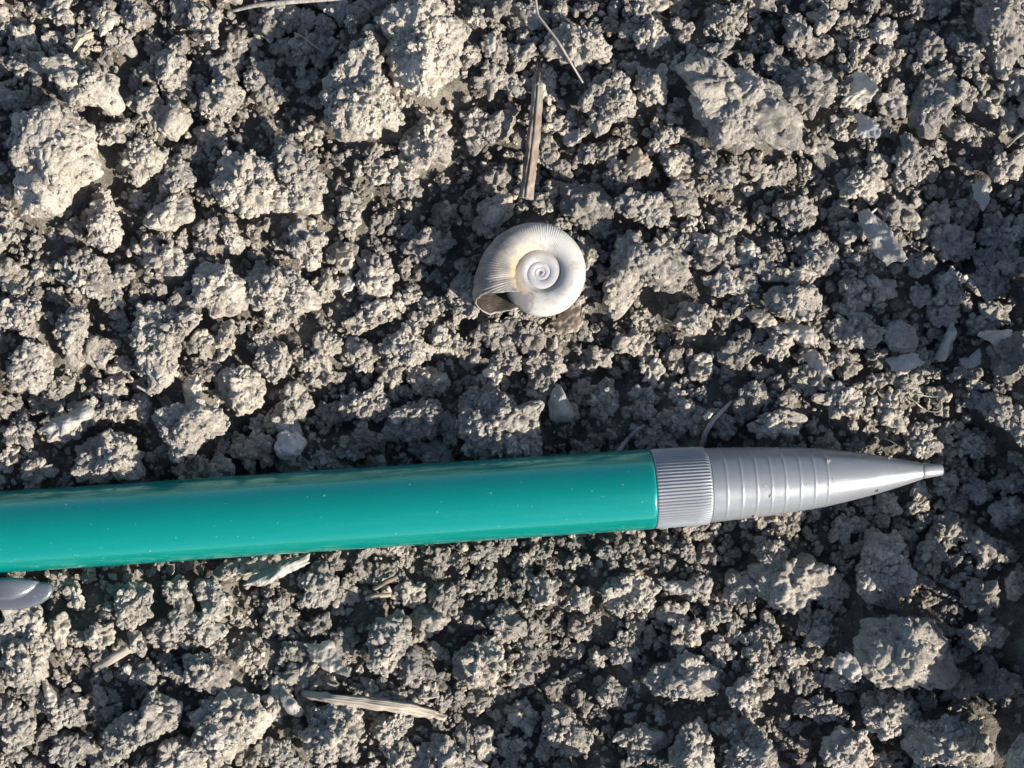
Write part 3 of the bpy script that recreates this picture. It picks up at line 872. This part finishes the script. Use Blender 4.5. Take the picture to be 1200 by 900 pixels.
def shell_mat():
    m, nt, p = nmat('shell_white')
    tcn = nt.nodes.new('ShaderNodeTexCoord'); tc = tcn.outputs['Object']
    sx = nt.nodes.new('ShaderNodeSeparateXYZ'); nt.links.new(tc, sx.inputs[0])
    def math_(op, a, b=None):
        n = nt.nodes.new('ShaderNodeMath'); n.operation = op
        for k, v in enumerate((a, b)):
            if v is None: continue
            if isinstance(v, (int, float)): n.inputs[k].default_value = v
            else: nt.links.new(v, n.inputs[k])
        return n.outputs[0]
    rad = math_('SQRT', math_('ADD', math_('MULTIPLY', sx.outputs[0], sx.outputs[0]), math_('MULTIPLY', sx.outputs[1], sx.outputs[1])))
    # centre: bluish nacre; then white; age stains
    rmm = math_('MULTIPLY', rad, 1000)
    nz = tex(nt, 'ShaderNodeTexNoise', 500, tc, 5)
    c_rad = ramp(nt, math_('DIVIDE', rmm, 7.5), [(0.0, (0.42, 0.36, 0.26)), (0.035, (0.38, 0.38, 0.38)), (0.12, (0.38, 0.385, 0.41)), (0.225, (0.40, 0.405, 0.43)), (0.272, (0.33, 0.28, 0.24)), (0.30, (0.45, 0.445, 0.435)), (1.0, (0.43, 0.415, 0.385))])
    # darker grey and sandy zone on the last part of the whorl (left and upper left of the shell)
    left = math_('ADD', math_('MULTIPLY', sx.outputs[0], -1000), math_('MULTIPLY', nz.outputs[0], 2.2))
    lf = ramp(nt, math_('DIVIDE', left, 7), [(0.16, (0, 0, 0)), (0.55, (1, 1, 1))])
    n2 = tex(nt, 'ShaderNodeTexNoise', 260, tc, 5, Roughness=0.6)
    grey_sandy = ramp(nt, n2.outputs[0], [(0.38, (0.13, 0.126, 0.122)), (0.5, (0.23, 0.22, 0.208)), (0.62, (0.36, 0.335, 0.285))])
    c = mixc(nt, lf, c_rad, grey_sandy)
    # sandy dirt in the groove
    n3 = tex(nt, 'ShaderNodeTexNoise', 900, tc, 6, Roughness=0.7)
    ring = ramp(nt, math_('DIVIDE', math_('ABSOLUTE', math_('SUBTRACT', rmm, 2.75)), 1.0), [(0.1, (1, 1, 1)), (0.75, (0, 0, 0))])
    lside = ramp(nt, math_('ADD', math_('MULTIPLY', sx.outputs[0], -150), 0.45), [(0.45, (0, 0, 0)), (0.7, (1, 1, 1))])
    dirt = mixc(nt, 1.0, ring, lside, 'MULTIPLY')
    dirt = mixc(nt, 1.0, dirt, ramp(nt, n3.outputs[0], [(0.35, (0, 0, 0)), (0.55, (1, 1, 1))]), 'MULTIPLY')
    c = mixc(nt, dirt, c, (0.34, 0.265, 0.17))
    n4 = tex(nt, 'ShaderNodeTexNoise', 620, tc, 6, Roughness=0.7)
    c = mixc(nt, ramp(nt, n4.outputs[0], [(0.52, (0, 0, 0)), (0.66, (0.6, 0.6, 0.6))]), c, (0.30, 0.26, 0.20))
    # dark weathered stain just inside the mouth, on the wall of the first whorl
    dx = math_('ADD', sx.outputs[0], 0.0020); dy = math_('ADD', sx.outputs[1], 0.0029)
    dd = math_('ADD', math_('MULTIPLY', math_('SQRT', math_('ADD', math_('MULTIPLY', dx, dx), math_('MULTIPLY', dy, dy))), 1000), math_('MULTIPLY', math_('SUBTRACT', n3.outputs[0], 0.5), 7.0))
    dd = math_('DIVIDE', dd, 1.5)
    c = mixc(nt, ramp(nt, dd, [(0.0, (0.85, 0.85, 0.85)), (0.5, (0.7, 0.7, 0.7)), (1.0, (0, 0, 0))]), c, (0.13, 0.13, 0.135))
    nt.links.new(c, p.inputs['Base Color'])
    p.inputs['Roughness'].default_value = 0.62
    p.inputs['Subsurface Weight'].default_value = 0.15
    p.inputs['Subsurface Radius'].default_value = (0.0006, 0.0005, 0.0004)
    p.inputs['Subsurface Scale'].default_value = 1.0
    ang = math_('ARCTAN2', sx.outputs[1], sx.outputs[0])
    rb = math_('SINE', math_('ADD', math_('MULTIPLY', ang, 118), math_('MULTIPLY', nz.outputs[0], 5)))
    outer_m = ramp(nt, math_('DIVIDE', rmm, 7), [(0.33, (0, 0, 0)), (0.5, (1, 1, 1))])
    am_ = ramp(nt, math_('ADD', math_('MULTIPLY', math_('SUBTRACT', sx.outputs[1], math_('MULTIPLY', sx.outputs[0], 1.0)), 100), 0.4), [(0.25, (.15, .15, .15)), (0.7, (1, 1, 1))])
    rbm = math_('MULTIPLY', math_('MULTIPLY', rb, outer_m), am_)
    nb = bumpn(nt, rbm, 0.3, 0.00008)
    nt.links.new(bumpn(nt, n3.outputs[0], 0.3, 0.0001, nb), p.inputs['Normal'])
    return m
M_shell = shell_mat()
M_shell_in = organic('shell_inside_shade', (0.012, 0.009, 0.007), (0.055, 0.043, 0.032), 500, 0.7, dusty=0.12)  # brown inside, with the shade of the mouth put into its colour
shell()

# ------------------------------------------------------------------ twigs, straws, flakes
def hz(x, y, r=3): return hsample(x, y, r, np.max) * S

def stem(name, pts, rad, m, label, cat, lift=0.2, zs=None, nv=20, sub=10, rough=0.12, group=None, flat=1.0):
    """pts photo px polyline; rad px (per point); zs mm or None -> laid on the pile"""
    pts = np.array(pts, float); n = len(pts)
    if zs is None: zs = [hz(x, y) + lift for x, y in pts]
    rad = np.broadcast_to(np.array(rad, float), (n,))
    zs = np.array(zs, float)
    t = np.linspace(0, n - 1, (n - 1) * sub + 1); it = np.arange(n)
    def ci(a):
        a = np.interp(t, it, a)
        if n > 2:
            for _ in range(3): a[1:-1] = (a[:-2] + a[1:-1] * 2 + a[2:]) / 4
        return a
    X, Y, Z, R = ci(pts[:, 0]), ci(pts[:, 1]), ci(zs), ci(rad)
    P = np.array([W(x, y, z) for x, y, z in zip(X, Y, Z)])
    org = P.mean(axis=0)
    V = []
    sd = abs(hash(name)) % 97
    ph = np.linspace(0, 2 * PI, nv, endpoint=False)
    T = np.gradient(P, axis=0); T /= np.linalg.norm(T, axis=1)[:, None]
    ridge = 1 + rough * vnoise(np.stack([np.cos(ph) * 4.5, np.sin(ph) * 4.5, np.zeros(nv)], 1), 21)
    for k in range(len(P)):
        side = np.cross(T[k], (0, 0, 1)); side /= np.linalg.norm(side); up = np.cross(side, T[k])
        rk = R[k] * S * ridge * (1 + rough * 0.8 * vnoise(np.stack([np.cos(ph) * 1.5, np.sin(ph) * 1.5, np.full(nv, k * 0.5)], 1), 33))
        for j in range(nv):
            V.append(P[k] - org + side * rk[j] * math.cos(ph[j]) + up * rk[j] * math.sin(ph[j]) * flat)
    f = grid_faces(len(P), nv)
    f.append(tuple(range(nv - 1, -1, -1))); f.append(tuple((len(P) - 1) * nv + j for j in range(nv)))
    # local z along the stem so the grain runs lengthwise
    V = np.array(V)
    ax = Vector(P[-1] - P[0]).normalized()
    q = ax.to_track_quat('Z', 'Y')
    Mi = np.array(q.to_matrix().inverted())
    o = mesh_obj(name, V @ Mi.T, f, m, loc=Vector(org) * K)
    o.rotation_euler = q.to_euler()
    tag(o, label, cat, group)
    return o

def flake(name, pts, m, label, cat, lift=0.3, tilt=(0, 0), dome=0.2, thick=0.25, curl=0.0, sd=1, group=None, z=None, fold=0.0):
    """thin solid with a traced outline; tilt = mm rise per mm along +x, +y; dome/curl bend it"""
    pts = np.array(pts, float)
    c = pts.mean(axis=0)
    zc = (hz(c[0], c[1], 4) if z is None else z) + lift
    k = S * (CAMZ - zc) / CAMZ
    q = np.stack([(pts[:, 0] - c[0]) * k, -(pts[:, 1] - c[1]) * k], 1)
    # densify the outline
    nb = 72
    L = np.r_[0, np.cumsum(np.linalg.norm(np.roll(q, -1, 0) - q, axis=1))]
    s = np.linspace(0, L[-1], nb, endpoint=False)
    qq = np.r_[q, q[:1]]
    ox = np.interp(s, L, qq[:, 0]); oy = np.interp(s, L, qq[:, 1])
    for _ in range(2):
        ox = (np.roll(ox, 1) + 2 * ox + np.roll(ox, -1)) / 4; oy = (np.roll(oy, 1) + 2 * oy + np.roll(oy, -1)) / 4
    jit = 1 + 0.09 * vnoise(np.stack([s * 2.2, np.full(nb, sd), np.zeros(nb)], 1), sd) + 0.08 * vnoise(np.stack([s * 6, np.full(nb, sd), np.zeros(nb)], 1), sd)
    ox *= jit; oy *= jit
    rad = float(np.mean(np.hypot(ox, oy)))
    rings = [0.01] + list(np.linspace(0.05, 0.95, 19)) + [0.98, 1.0]
    top, bot = [], []
    for r in rings:
        x = ox * r; y = oy * r
        e = 1 - r ** 2
        z0 = dome * rad * e + tilt[0] * x + tilt[1] * y + curl * (x * x - y * y) / rad
        z0 = z0 + fold * np.abs(x * 0.6 + y * 0.8)
        dome_ = 0
        z0 = z0 + 0.20 * rad * vnoise(np.stack([x / rad * 2.2, y / rad * 2.2, np.full(nb, sd * 3.1)], 1), sd + 4) + 0.06 * rad * vnoise(np.stack([x / rad * 4.5, y / rad * 6, np.full(nb, sd * 3.1)], 1), sd + 5)
        th = thick * 0.6 * (1 - r ** 8) * 0.5 + 0.025
        top.append(np.stack([x, y, z0 + th], 1)); bot.append(np.stack([x, y, z0 - th], 1))
    rows = top + bot[::-1]
    V = np.concatenate(rows); f = grid_faces(len(rows), nb)
    f.append(tuple(range(nb - 1, -1, -1))); f.append(tuple((len(rows) - 1) * nb + j for j in range(nb)))
    o = mesh_obj(name, V, f, m, loc=Vector(W(c[0], c[1], zc)) * K)
    tag(o, label, cat, group)
    return o

def rock(name, pts, m, label, cat, lift=0.0, c=0.6, sd=1, gamp=0.15):
    pts = np.array(pts, float); cc = pts.mean(axis=0)
    me0, v = ico(5)
    th = np.arctan2(v[:, 1], v[:, 0])
    xs = np.roll(pts, -1, 0)
    dense = np.concatenate([pts + (xs - pts) * t for t in np.linspace(0, 1, 12, endpoint=False)])
    tq = np.arctan2(-(dense[:, 1] - cc[1]), dense[:, 0] - cc[0]); rq = np.hypot(*(dense - cc).T)
    o_ = np.argsort(tq); tq, rq = tq[o_], rq[o_]
    R = np.interp(th, np.r_[tq[-6:] - 2 * PI, tq, tq[:6] + 2 * PI], np.r_[rq[-6:], rq, rq[:6]])
    Rm = float(R.mean())
    P = clod_shape(v, R * 0.97, Rm * c, sd, gamp, 9, False)
    z = hz(cc[0], cc[1], 3) + lift
    k = S * (CAMZ - z) / CAMZ
    me = me0.copy(); me.name = name; me.vertices.foreach_set('co', (P * k * K).ravel()); me.update()
    me.materials.clear(); me.materials.append(m)
    o = bpy.data.objects.new(name, me); o.location = Vector(W(cc[0], cc[1], z)) * K
    link(o); tag(o, label, cat)
    return o

tw = stem('twig', [(633, 74), (630, 106), (627, 145), (622, 190), (616, 233)], [5.6, 5.8, 6.2, 6.8, 7.0], M_bark,
     'brown woody twig standing nearly upright in the photo just above the snail shell', 'twig', zs=[-1.5, 0.2, 1.2, 1.6, 1.6], nv=40, rough=0.3, sub=14)
stem('dry_stalk', [(272, 13), (300, 6), (340, 2), (395, -2), (440, -8)], [1.6, 2.4, 2.8, 2.6, 2.0], M_greyflake,
     'long thin grey grass stalk crossing the top edge of the photo', 'stalk', zs=[3.0, 4.2, 4.6, 4.8, 4.8])
stem('rootlet', [(627, -6), (630, 18), (642, 33), (655, 50), (668, 72), (683, 97)], [1.5, 1.5, 1.4, 1.3, 1.3, 1.0], M_straw,
     'thin pale crooked rootlet lying over the clod beside the top of the twig', 'rootlet', zs=[5.5, 5.8, 6.2, 6.4, 6.0, 5.2], nv=10)
stem('rootlet', [(345, 38), (358, 45), (368, 54), (382, 62)], [.7, .8, .8, .5], M_greyflake, 'hair thin grey rootlet left of the largest clod at the top', 'rootlet', nv=8)
stem('twig', [(355, 812), (385, 818), (425, 823), (470, 829), (505, 836), (522, 842)], [3.4, 4.4, 4.8, 5.0, 4.6, 3.6], M_straw,
     'pale weathered twig lying level near the bottom edge', 'twig', zs=None, lift=-0.1, nv=40, rough=0.45)
stem('straw_piece', [(111, 784), (130, 773), (151, 760)], [4.5, 5.2, 5], M_straw, 'short stub of pale straw in the lower left below the clip', 'straw', lift=0.35, nv=20, flat=0.7)
stem('dry_stalk', [(822, 524), (826, 508), (836, 492), (850, 478), (858, 470)], [2.6, 2.8, 2.6, 2.2, 1.5], M_greyflake, 'curved grey stem poking out behind the silver grip collar', 'stem', lift=0.5)
stem('dry_stalk', [(724, 530), (735, 515), (748, 503), (756, 498)], [2.2, 2.4, 2.0, 1.2], M_greyflake, 'thin straight stem leaning behind the end of the green barrel', 'stem', lift=0.4)
stem('straw_piece', [(1180, 172), (1190, 162), (1204, 152)], [1.6, 1.8, 1.6], M_straw, 'tiny bright straw at the right edge of the photo near the top', 'straw', lift=0.5, nv=10)
stem('straw_piece', [(160, 452), (170, 458), (178, 464)], [1.3, 1.4, 1.2], M_greyflake, 'tiny grey straw beside the wedge-topped clod on the left', 'straw', lift=0.5, nv=10)
stem('straw_piece', [(438, 690), (452, 682), (466, 676)], [2.6, 3, 2.4], M_bark, 'brown straw sliver just under the green barrel', 'straw', lift=0.4, nv=12)
stem('straw_piece', [(428, 702), (442, 698), (458, 697)], [2.6, 3, 2.2], M_tan, 'tan straw sliver above the upright clod by the lower twig', 'straw', lift=0.4, nv=12)
stem('straw_piece', [(492, 818), (503, 818), (514, 816)], [1.0, 1.2, .8], M_straw, 'tiny pale sliver above the right end of the lower twig', 'straw', lift=0.3, nv=8)
stem('fibre', [(127, 594 - 172), (130, 417), (138, 417)], [.5, .6, .4], M_straw, 'hair of pale fibre among small clods at the left', 'fibre', lift=0.6, nv=6)

flake('husk', [(1000, 85), (1008, 80), (1022, 95), (1025, 108), (1018, 122), (1005, 128), (990, 125), (985, 118), (997, 108)], M_husk,
      'crumpled cream seed husk at upper right directly above the white flake', 'husk', 0.9, (0.5, -0.35), 0.35, 0.35, 0.25, 3, fold=0.3)
flake('shell_flake', [(1002, 133), (1012, 130), (1024, 142), (1031, 155), (1025, 164), (1010, 162), (1002, 155), (1008, 146)], M_white,
      'bright white flake at upper right directly below the cream husk', 'flake', 0.9, (0.35, -0.5), 0.25, 0.3, 0.2, 5)
flake('tan_flake', [(737, 182), (746, 168), (756, 180), (764, 190), (763, 202), (745, 212), (733, 205)], M_tan,
      'tan crust flake standing on a clod right of the twig', 'flake', 1.0, (0.3, -0.3), 0.25, 0.5, 0, 6)
rock('pebble', [(322, 508), (335, 500), (350, 503), (360, 518), (357, 530), (345, 548), (330, 540), (320, 528)], M_stone, 'off-white angular pebble above the green barrel', 'pebble', 0.5, 0.8, 31, 0.5)
flake('white_chip', [(398, 325), (408, 322), (418, 330), (412, 340), (402, 346), (396, 340)], M_white, 'small bright white chip in the hollow left of the snail shell', 'chip', 0.5, (0.2, -0.5), 0.2, 0.5, 0, 37)
flake('brown_flake', [(392, 290), (412, 288), (415, 302), (412, 316), (400, 314), (394, 305)], M_tan, 'light brown flat flake above the small white chip', 'flake', 0.5, (0.2, -0.3), 0.1, 0.4, 0, 8)
flake('crust_flake', [(213, 450), (220, 442), (232, 438), (237, 450), (236, 465), (230, 480), (222, 492), (215, 480), (214, 465)], M_husk,
      'pale wedge of crust standing on a big clod on the left', 'flake', 1.0, (0.45, 0.1), 0.3, 0.8, 0, 9)
flake('leaf_flake', [(900, 380), (920, 378), (935, 378), (950, 385), (960, 397), (958, 405), (940, 403), (920, 393)], M_pinkflake,
      'pointed dry leaf fragment, upper of the pair right of centre', 'leaf fragment', 0.8, (0.1, -0.5), 0.3, 0.25, 0, 10, fold=0.35)
flake('leaf_flake', [(940, 415), (955, 408), (965, 418), (970, 432), (974, 444), (962, 438), (950, 430)], M_pinkflake,
      'pointed dry leaf fragment, lower of the pair right of centre', 'leaf fragment', 0.6, (0.4, -0.4), 0.25, 0.3, 0, 11)
flake('leaf_flake', [(1112, 380), (1117, 378), (1119, 392), (1115, 410), (1105, 423), (1096, 422), (1100, 408), (1107, 395)], M_husk,
      'upright cream leaf fragment left of the right edge', 'leaf fragment', 0.9, (0.5, -0.1), 0.3, 0.35, 0, 12)
flake('leaf_flake', [(1145, 388), (1160, 387), (1184, 386), (1182, 394), (1172, 398), (1165, 405), (1158, 400), (1144, 394)], M_pinkflake,
      'curled pale leaf fragment against the smooth clod at the right edge', 'leaf fragment', 0.9, (0, -0.5), 0.2, 0.3, 0.3, 13)
flake('leaf_flake', [(1120, 420), (1135, 420), (1149, 408), (1150, 418), (1144, 430), (1130, 432)], M_greyflake,
      'grey crescent leaf fragment below the curled pale one at the right', 'leaf fragment', 0.5, (0.2, -0.4), 0.1, 0.3, 0.4, 14)
rock('flat_stone', [(1040, 380), (1055, 374), (1068, 385), (1075, 400), (1072, 412), (1058, 415), (1040, 408), (1034, 395)], M_smooth,
      'flat smooth-faced grey stone right of centre between crumbly clods', 'stone', 0.4, 0.6, 15, 0.35)
flake('stone_flake', [(1038, 420), (1060, 416), (1075, 412), (1083, 425), (1070, 432), (1058, 440), (1045, 435)], M_pinkflake,
      'pale broken flake tucked below the flat grey stone flake', 'flake', 0.7, (0.2, -0.5), 0.25, 0.4, 0, 16)
rock('wedge_stone', [(648, 455), (655, 448), (662, 460), (672, 478), (675, 487), (665, 497), (650, 502), (643, 490), (641, 472)], M_greyflake,
     'smooth brown-grey wedge stone standing above the right part of the green barrel', 'stone', 0.7, 0.8, 41, 0.08)
flake('brown_flake', [(645, 378), (660, 366), (672, 356), (678, 360), (682, 380), (676, 388), (662, 392), (650, 388)], M_brown,
      'brown papery flake sticking out from under the snail shell', 'flake', 0.1, (0.15, -0.25), 0.15, 0.3, 0, 17, z=1.7)
flake('pink_flake', [(358, 757), (372, 755), (384, 749), (392, 756), (400, 770), (408, 780), (414, 790), (400, 787), (388, 788), (375, 780), (362, 772)], M_pinkflake,
      'smooth pinkish leaf fragment above the left end of the lower twig', 'leaf fragment', 0.7, (0.1, -0.45), 0.2, 0.25, 0.1, 18)
rock('seed', [(326, 815), (340, 812), (350, 822), (360, 835), (352, 842), (338, 838), (327, 826)], M_greyflake, 'grey oval seed left of the lower twig', 'seed', 0.5, 0.6, 43, 0.05)
flake('grey_flake', [(770, 677), (780, 682), (800, 680), (812, 685), (808, 694), (792, 697), (778, 690)], M_greyflake,
      'curved grey husk under the silver collar in the shade', 'husk', 0.7, (0.1, -0.3), 0.3, 0.25, 0.3, 19)
flake('grey_flake', [(975, 785), (985, 765), (998, 766), (1008, 780), (1010, 792), (1002, 800), (990, 793)], M_greyflake,
      'smooth triangular flake tucked left of the large clod at lower right', 'flake', 0.8, (0.0, -0.3), 0.2, 0.5, 0, 20)
flake('grey_flake', [(1140, 215), (1152, 208), (1162, 222), (1158, 238), (1150, 247), (1142, 232)], M_greyflake,
      'flat grey flake at right edge upper part between dark crumbs', 'flake', 0.7, (0.2, -0.2), 0.1, 0.4, 0, 21)
flake('grey_flake', [(660, 160), (672, 150), (688, 155), (680, 165), (672, 172), (660, 170)], M_greyflake,
      'small grey flake right of the middle of the upright twig', 'flake', 0.6, (0.3, -0.4), 0.1, 0.3, 0, 22)
flake('grey_flake', [(567, 45), (573, 38), (581, 42), (581, 58), (574, 65), (567, 58)], M_greyflake,
      'small smooth grey chip at the top right of the largest clod pair', 'flake', 0.8, (0.1, -0.2), 0.3, 0.7, 0, 23)
rock('white_bud', [(1126, 322), (1134, 320), (1137, 326), (1132, 333), (1124, 334)], M_husk, 'tiny cream bud on a clod at the right', 'bud', 0.6, 0.8, 47, 0.02)
flake('crust_flake', [(84, 50), (90, 36), (103, 31), (112, 38), (108, 46), (98, 48), (92, 58), (86, 64)], M_tan,
      'curved cream crust flake at upper left, left of its taller neighbour', 'flake', 1.0, (0.2, -0.3), 0.5, 0.7, 0, 24)
flake('crust_flake', [(115, 28), (125, 24), (130, 18), (135, 24), (133, 34), (124, 40), (118, 44)], M_husk,
      'tall cream crust flake at upper left, right of the curved one', 'flake', 1.4, (0.3, -0.3), 0.4, 0.7, 0, 25)
flake('husk_chip', [(813, 416), (825, 412), (834, 416), (834, 424), (822, 426), (814, 422)], M_husk, 'small cream chip with brown middle right of the shell and above the collar', 'husk', 0.7, (0.1, -0.3), 0.2, 0.4, 0, 26)
flake('husk_chip', [(824, 488), (830, 482), (836, 484), (832, 490), (826, 493)], M_husk, 'tiny open husk beside the curved grey stem', 'husk', 0.7, (0.3, -0.3), 0.2, 0.2, 0, 27)
flake('crust_flake', [(563, 437), (572, 432), (590, 438), (588, 447), (582, 452), (576, 444), (566, 441)], M_husk, 'cream crust chip on the ledge clod under the shell', 'flake', 1.0, (0.2, -0.5), 0.2, 0.4, 0, 28)
rock('stone_chip', [(648, 395), (652, 391), (656, 398), (654, 410), (648, 412), (646, 402)], M_greyflake, 'small upright grey stone chip below the brown papery flake', 'stone', 0.3, 0.7, 53, 0.05)
rock('stone_chip', [(505, 800), (511, 797), (515, 808), (511, 815), (504, 812)], M_tan, 'rounded tan stone chip at the right of the two upright clods', 'stone', 0.6, 0.7, 59, 0.03)
rock('stone_chip', [(142, 782), (150, 778), (156, 785), (152, 792), (145, 790)], M_white, 'small white chip just right of the straw stub', 'stone', 0.4, 0.6, 61, 0.05)

flake('husk', [(1008, 245), (1025, 243), (1040, 262), (1052, 290), (1058, 305), (1040, 312), (1025, 300), (1015, 275)], M_greyflake,
      'long dusty grey husk hanging below the small husk ring', 'husk', 0.5, (0.3, -0.3), 0.2, 0.3, 0.2, 71)
flake('tan_flake', [(873, 368), (890, 361), (905, 369), (914, 380), (896, 383), (880, 377)], M_tan,
      'tan dry flake left of the pointed leaf fragments', 'flake', 0.7, (0.1, -0.5), 0.25, 0.35, 0, 72)
flake('bark_flake', [(48, 502), (60, 490), (85, 480), (106, 472), (109, 488), (80, 508), (60, 517)], M_greyflake,
      'dusty strip of bark at the left edge above the green barrel', 'bark', 0.8, (0.1, -0.4), 0.35, 0.6, 0, 73)
flake('bark_flake', [(284, 684), (305, 668), (332, 655), (362, 650), (365, 659), (335, 674), (305, 688)], M_greyflake,
      'dusty strip of bark just below the green barrel', 'bark', 0.7, (0.1, -0.5), 0.3, 0.5, 0, 74)
flake('husk', [(45, 792), (53, 797), (60, 808), (70, 818), (62, 828), (52, 815)], M_husk,
      'pale spike of husk standing on a clod in the lower left', 'husk', 0.9, (0.3, -0.3), 0.3, 0.4, 0, 75)
flake('husk', [(1098, 462), (1106, 455), (1116, 462), (1112, 472), (1101, 471)], M_tan,
      'small tan husk scrap right of the teardrop husk ring', 'husk', 0.6, (0.2, -0.4), 0.3, 0.3, 0, 76)

# open husks: little rings of dry skin
def loop_husk(name, pts, r, m, label, lift=0.8):
    pts = np.array(pts, float); c = pts.mean(axis=0)
    z = hz(c[0], c[1], 4) + lift
    n = 60
    L = np.r_[0, np.cumsum(np.linalg.norm(np.roll(pts, -1, 0) - pts, axis=1))]
    s = np.linspace(0, L[-1], n, endpoint=False); q = np.r_[pts, pts[:1]]
    x = np.interp(s, L, q[:, 0]); y = np.interp(s, L, q[:, 1])
    for _ in range(3): x = (np.roll(x, 1) + 2 * x + np.roll(x, -1)) / 4; y = (np.roll(y, 1) + 2 * y + np.roll(y, -1)) / 4
    V = []
    for k in range(n):
        for (a, b) in ((-1, -.9), (1, -1.2), (1.1, 1.2), (0.3, 1.5), (-.8, 1.0)):
            dx, dy = x[k] - c[0], y[k] - c[1]; dl = math.hypot(dx, dy)
            sc_ = (dl + a * r) / dl
            V.append(((dx * sc_) * S, -(dy * sc_) * S, b * r * 1.3 * S + 0.1 * math.sin(k * 0.4)))
    o = mesh_obj(name, V, grid_faces(n, 5, True, True), m, loc=Vector(W(c[0], c[1], z)) * K)
    tag(o, label, 'husk')
loop_husk('open_husk', [(1064, 459), (1075, 462), (1090, 465), (1102, 465), (1104, 478), (1100, 483), (1088, 482), (1078, 476), (1068, 468)], 0.8, M_husk, 'empty teardrop husk ring above the pencil tip')
loop_husk('open_husk', [(1018, 252), (1028, 244), (1037, 256), (1036, 262), (1026, 268), (1016, 266)], 1.3, M_husk, 'small cream husk ring with a hole in the upper right quarter')

# specks of soil that cling to the pencil
k = 0
for (x, y, r, lab) in [(970, 541, 4.2, 'soil speck stuck on top of the silver cone'), (903, 579, 2.6, 'flat soil speck on the ribbed silver grip near its lower side'), (1027, 574, 2.4, 'soil speck on the lower edge of the silver cone'), (885, 603, 4.5, 'pale soil speck at the lower edge of the ribbed grip'),
                       (1042, 538, 2.4, 'soil speck on the upper edge of the silver cone near the tip'),
                       (975, 562, 1.5, 'smallest soil speck on the middle of the cone')]:
    # on the pencil's upper surface under that picture position
    lo = PA[2] - 4; z = 6.0
    for it in range(30):
        w = np.array(W(x, y, z)); t = (w - PA) @ PD; f = PA + PD * t
        r0 = 0.97 * (cone_r(t) if t > xk else 3.95); lat = (w - f) @ np.array([-PD[1], PD[0], 0.0])
        z = 0.5 * z + 0.5 * (f[2] + math.sqrt(max(0.0, r0 * r0 - lat * lat)))
    me = big_protos[k % 12]; k += 1
    o = bpy.data.objects.new('soil_speck', me); link(o)
    o.location = Vector(W(x, y, z + 0.02)) * K; o.scale = (r * S * K * 0.8, r * S * K * 1.2, r * S * K * 0.7)
    tag(o, lab, 'soil speck', 'soil specks stuck to the pencil')

# ------------------------------------------------------------------ labels of the clods
LM = [('the snail shell', 625, 320), ('the upright twig', 624, 165), ('the pencil tip', 1104, 551), ('the silver collar', 797, 572), ('the pocket clip', 30, 690),
      ('the cream husk', 1005, 105), ('the white flake', 1015, 148), ('the tan flake', 748, 190), ('the off-white pebble', 340, 524), ('the white chip', 406, 334),
      ('the wedge crust', 225, 465), ('the paired leaf fragments', 945, 405), ('the upright cream leaf', 1108, 400), ('the open husk ring', 1085, 472), ('the wedge stone', 657, 475),
      ('the pinkish leaf', 385, 770), ('the grey seed', 342, 826), ('the left end of the lower twig', 358, 813), ('the right end of the lower twig', 520, 838), ('the straw stub', 130, 772),
      ('the triangular grey flake', 992, 783), ('the curved grey husk', 790, 688), ('the top left corner', 0, 0), ('the top right corner', 1200, 0), ('the bottom left corner', 0, 900),
      ('the bottom right corner', 1200, 900), ('the crooked rootlet', 660, 55), ('the curved crust flakes', 110, 38), ('the grass stalk', 330, 6), ('the left end of the barrel', 0, 620),
      ('the right end of the barrel', 755, 575), ('the middle of the barrel', 380, 597), ('the curved grey stem', 838, 492), ('the small husk ring', 1027, 256), ('the right edge flake', 1150, 228),
      ('the middle of the bottom edge', 600, 900), ('the middle of the left edge', 0, 330), ('the middle of the right edge', 1200, 450)]
DIRS = ['right of', 'above and right of', 'above', 'above and left of', 'left of', 'below and left of', 'below', 'below and right of']
ORD = ['nearest', 'second nearest', 'third nearest', 'fourth nearest', 'fifth nearest', 'sixth nearest', 'seventh nearest', 'eighth nearest', 'ninth nearest', 'tenth nearest', 'eleventh nearest', 'twelfth nearest']
buck = {}
for c in clods:
    s = c['s']
    size = 'huge' if s > 40 else 'large' if s > 27 else 'medium' if s > 18 else 'small' if s > 13.5 else 'tiny'
    asp = max(c['rx'], c['ry']) / min(c['rx'], c['ry'])
    kind = ('smooth-faced' if c['smooth'] else 'long crumbly' if asp > 1.7 else 'crumbly')
    outside = not (-5 < c['x'] < 1205 and -5 < c['y'] < 905)
    d, (nm, lx, ly) = min((math.hypot(c['x'] - l[1], c['y'] - l[2]), l) for l in LM)
    a = math.degrees(math.atan2(-(c['y'] - ly), c['x'] - lx)) % 360
    dr = DIRS[int((a + 22.5) // 45) % 8]
    key = (size, kind, dr, nm)
    buck.setdefault(key, []).append((d, c))
for (size, kind, dr, nm), l in buck.items():
    l.sort(key=lambda q: q[0])
    for k, (d, c) in enumerate(l):
        pre = '' if len(l) == 1 else ORD[min(k, 11)] + ' '
        tag(c['o'], ('%s%s %s clod %s %s' % (pre, size, kind, dr, nm)).strip(), 'soil clod', CLOD_GROUP)
        c['o'].name = 'soil_clod'

tris = sum(sum(len(p.vertices) - 2 for p in o.data.polygons) if len(o.data.polygons) < 2000 else len(o.data.polygons) * (2 if o.name == 'ground' else 1) for o in C.objects if o.type == 'MESH')
print('approx tris', tris, 'clods', len(clods), 'crumbs', len(crumbs))
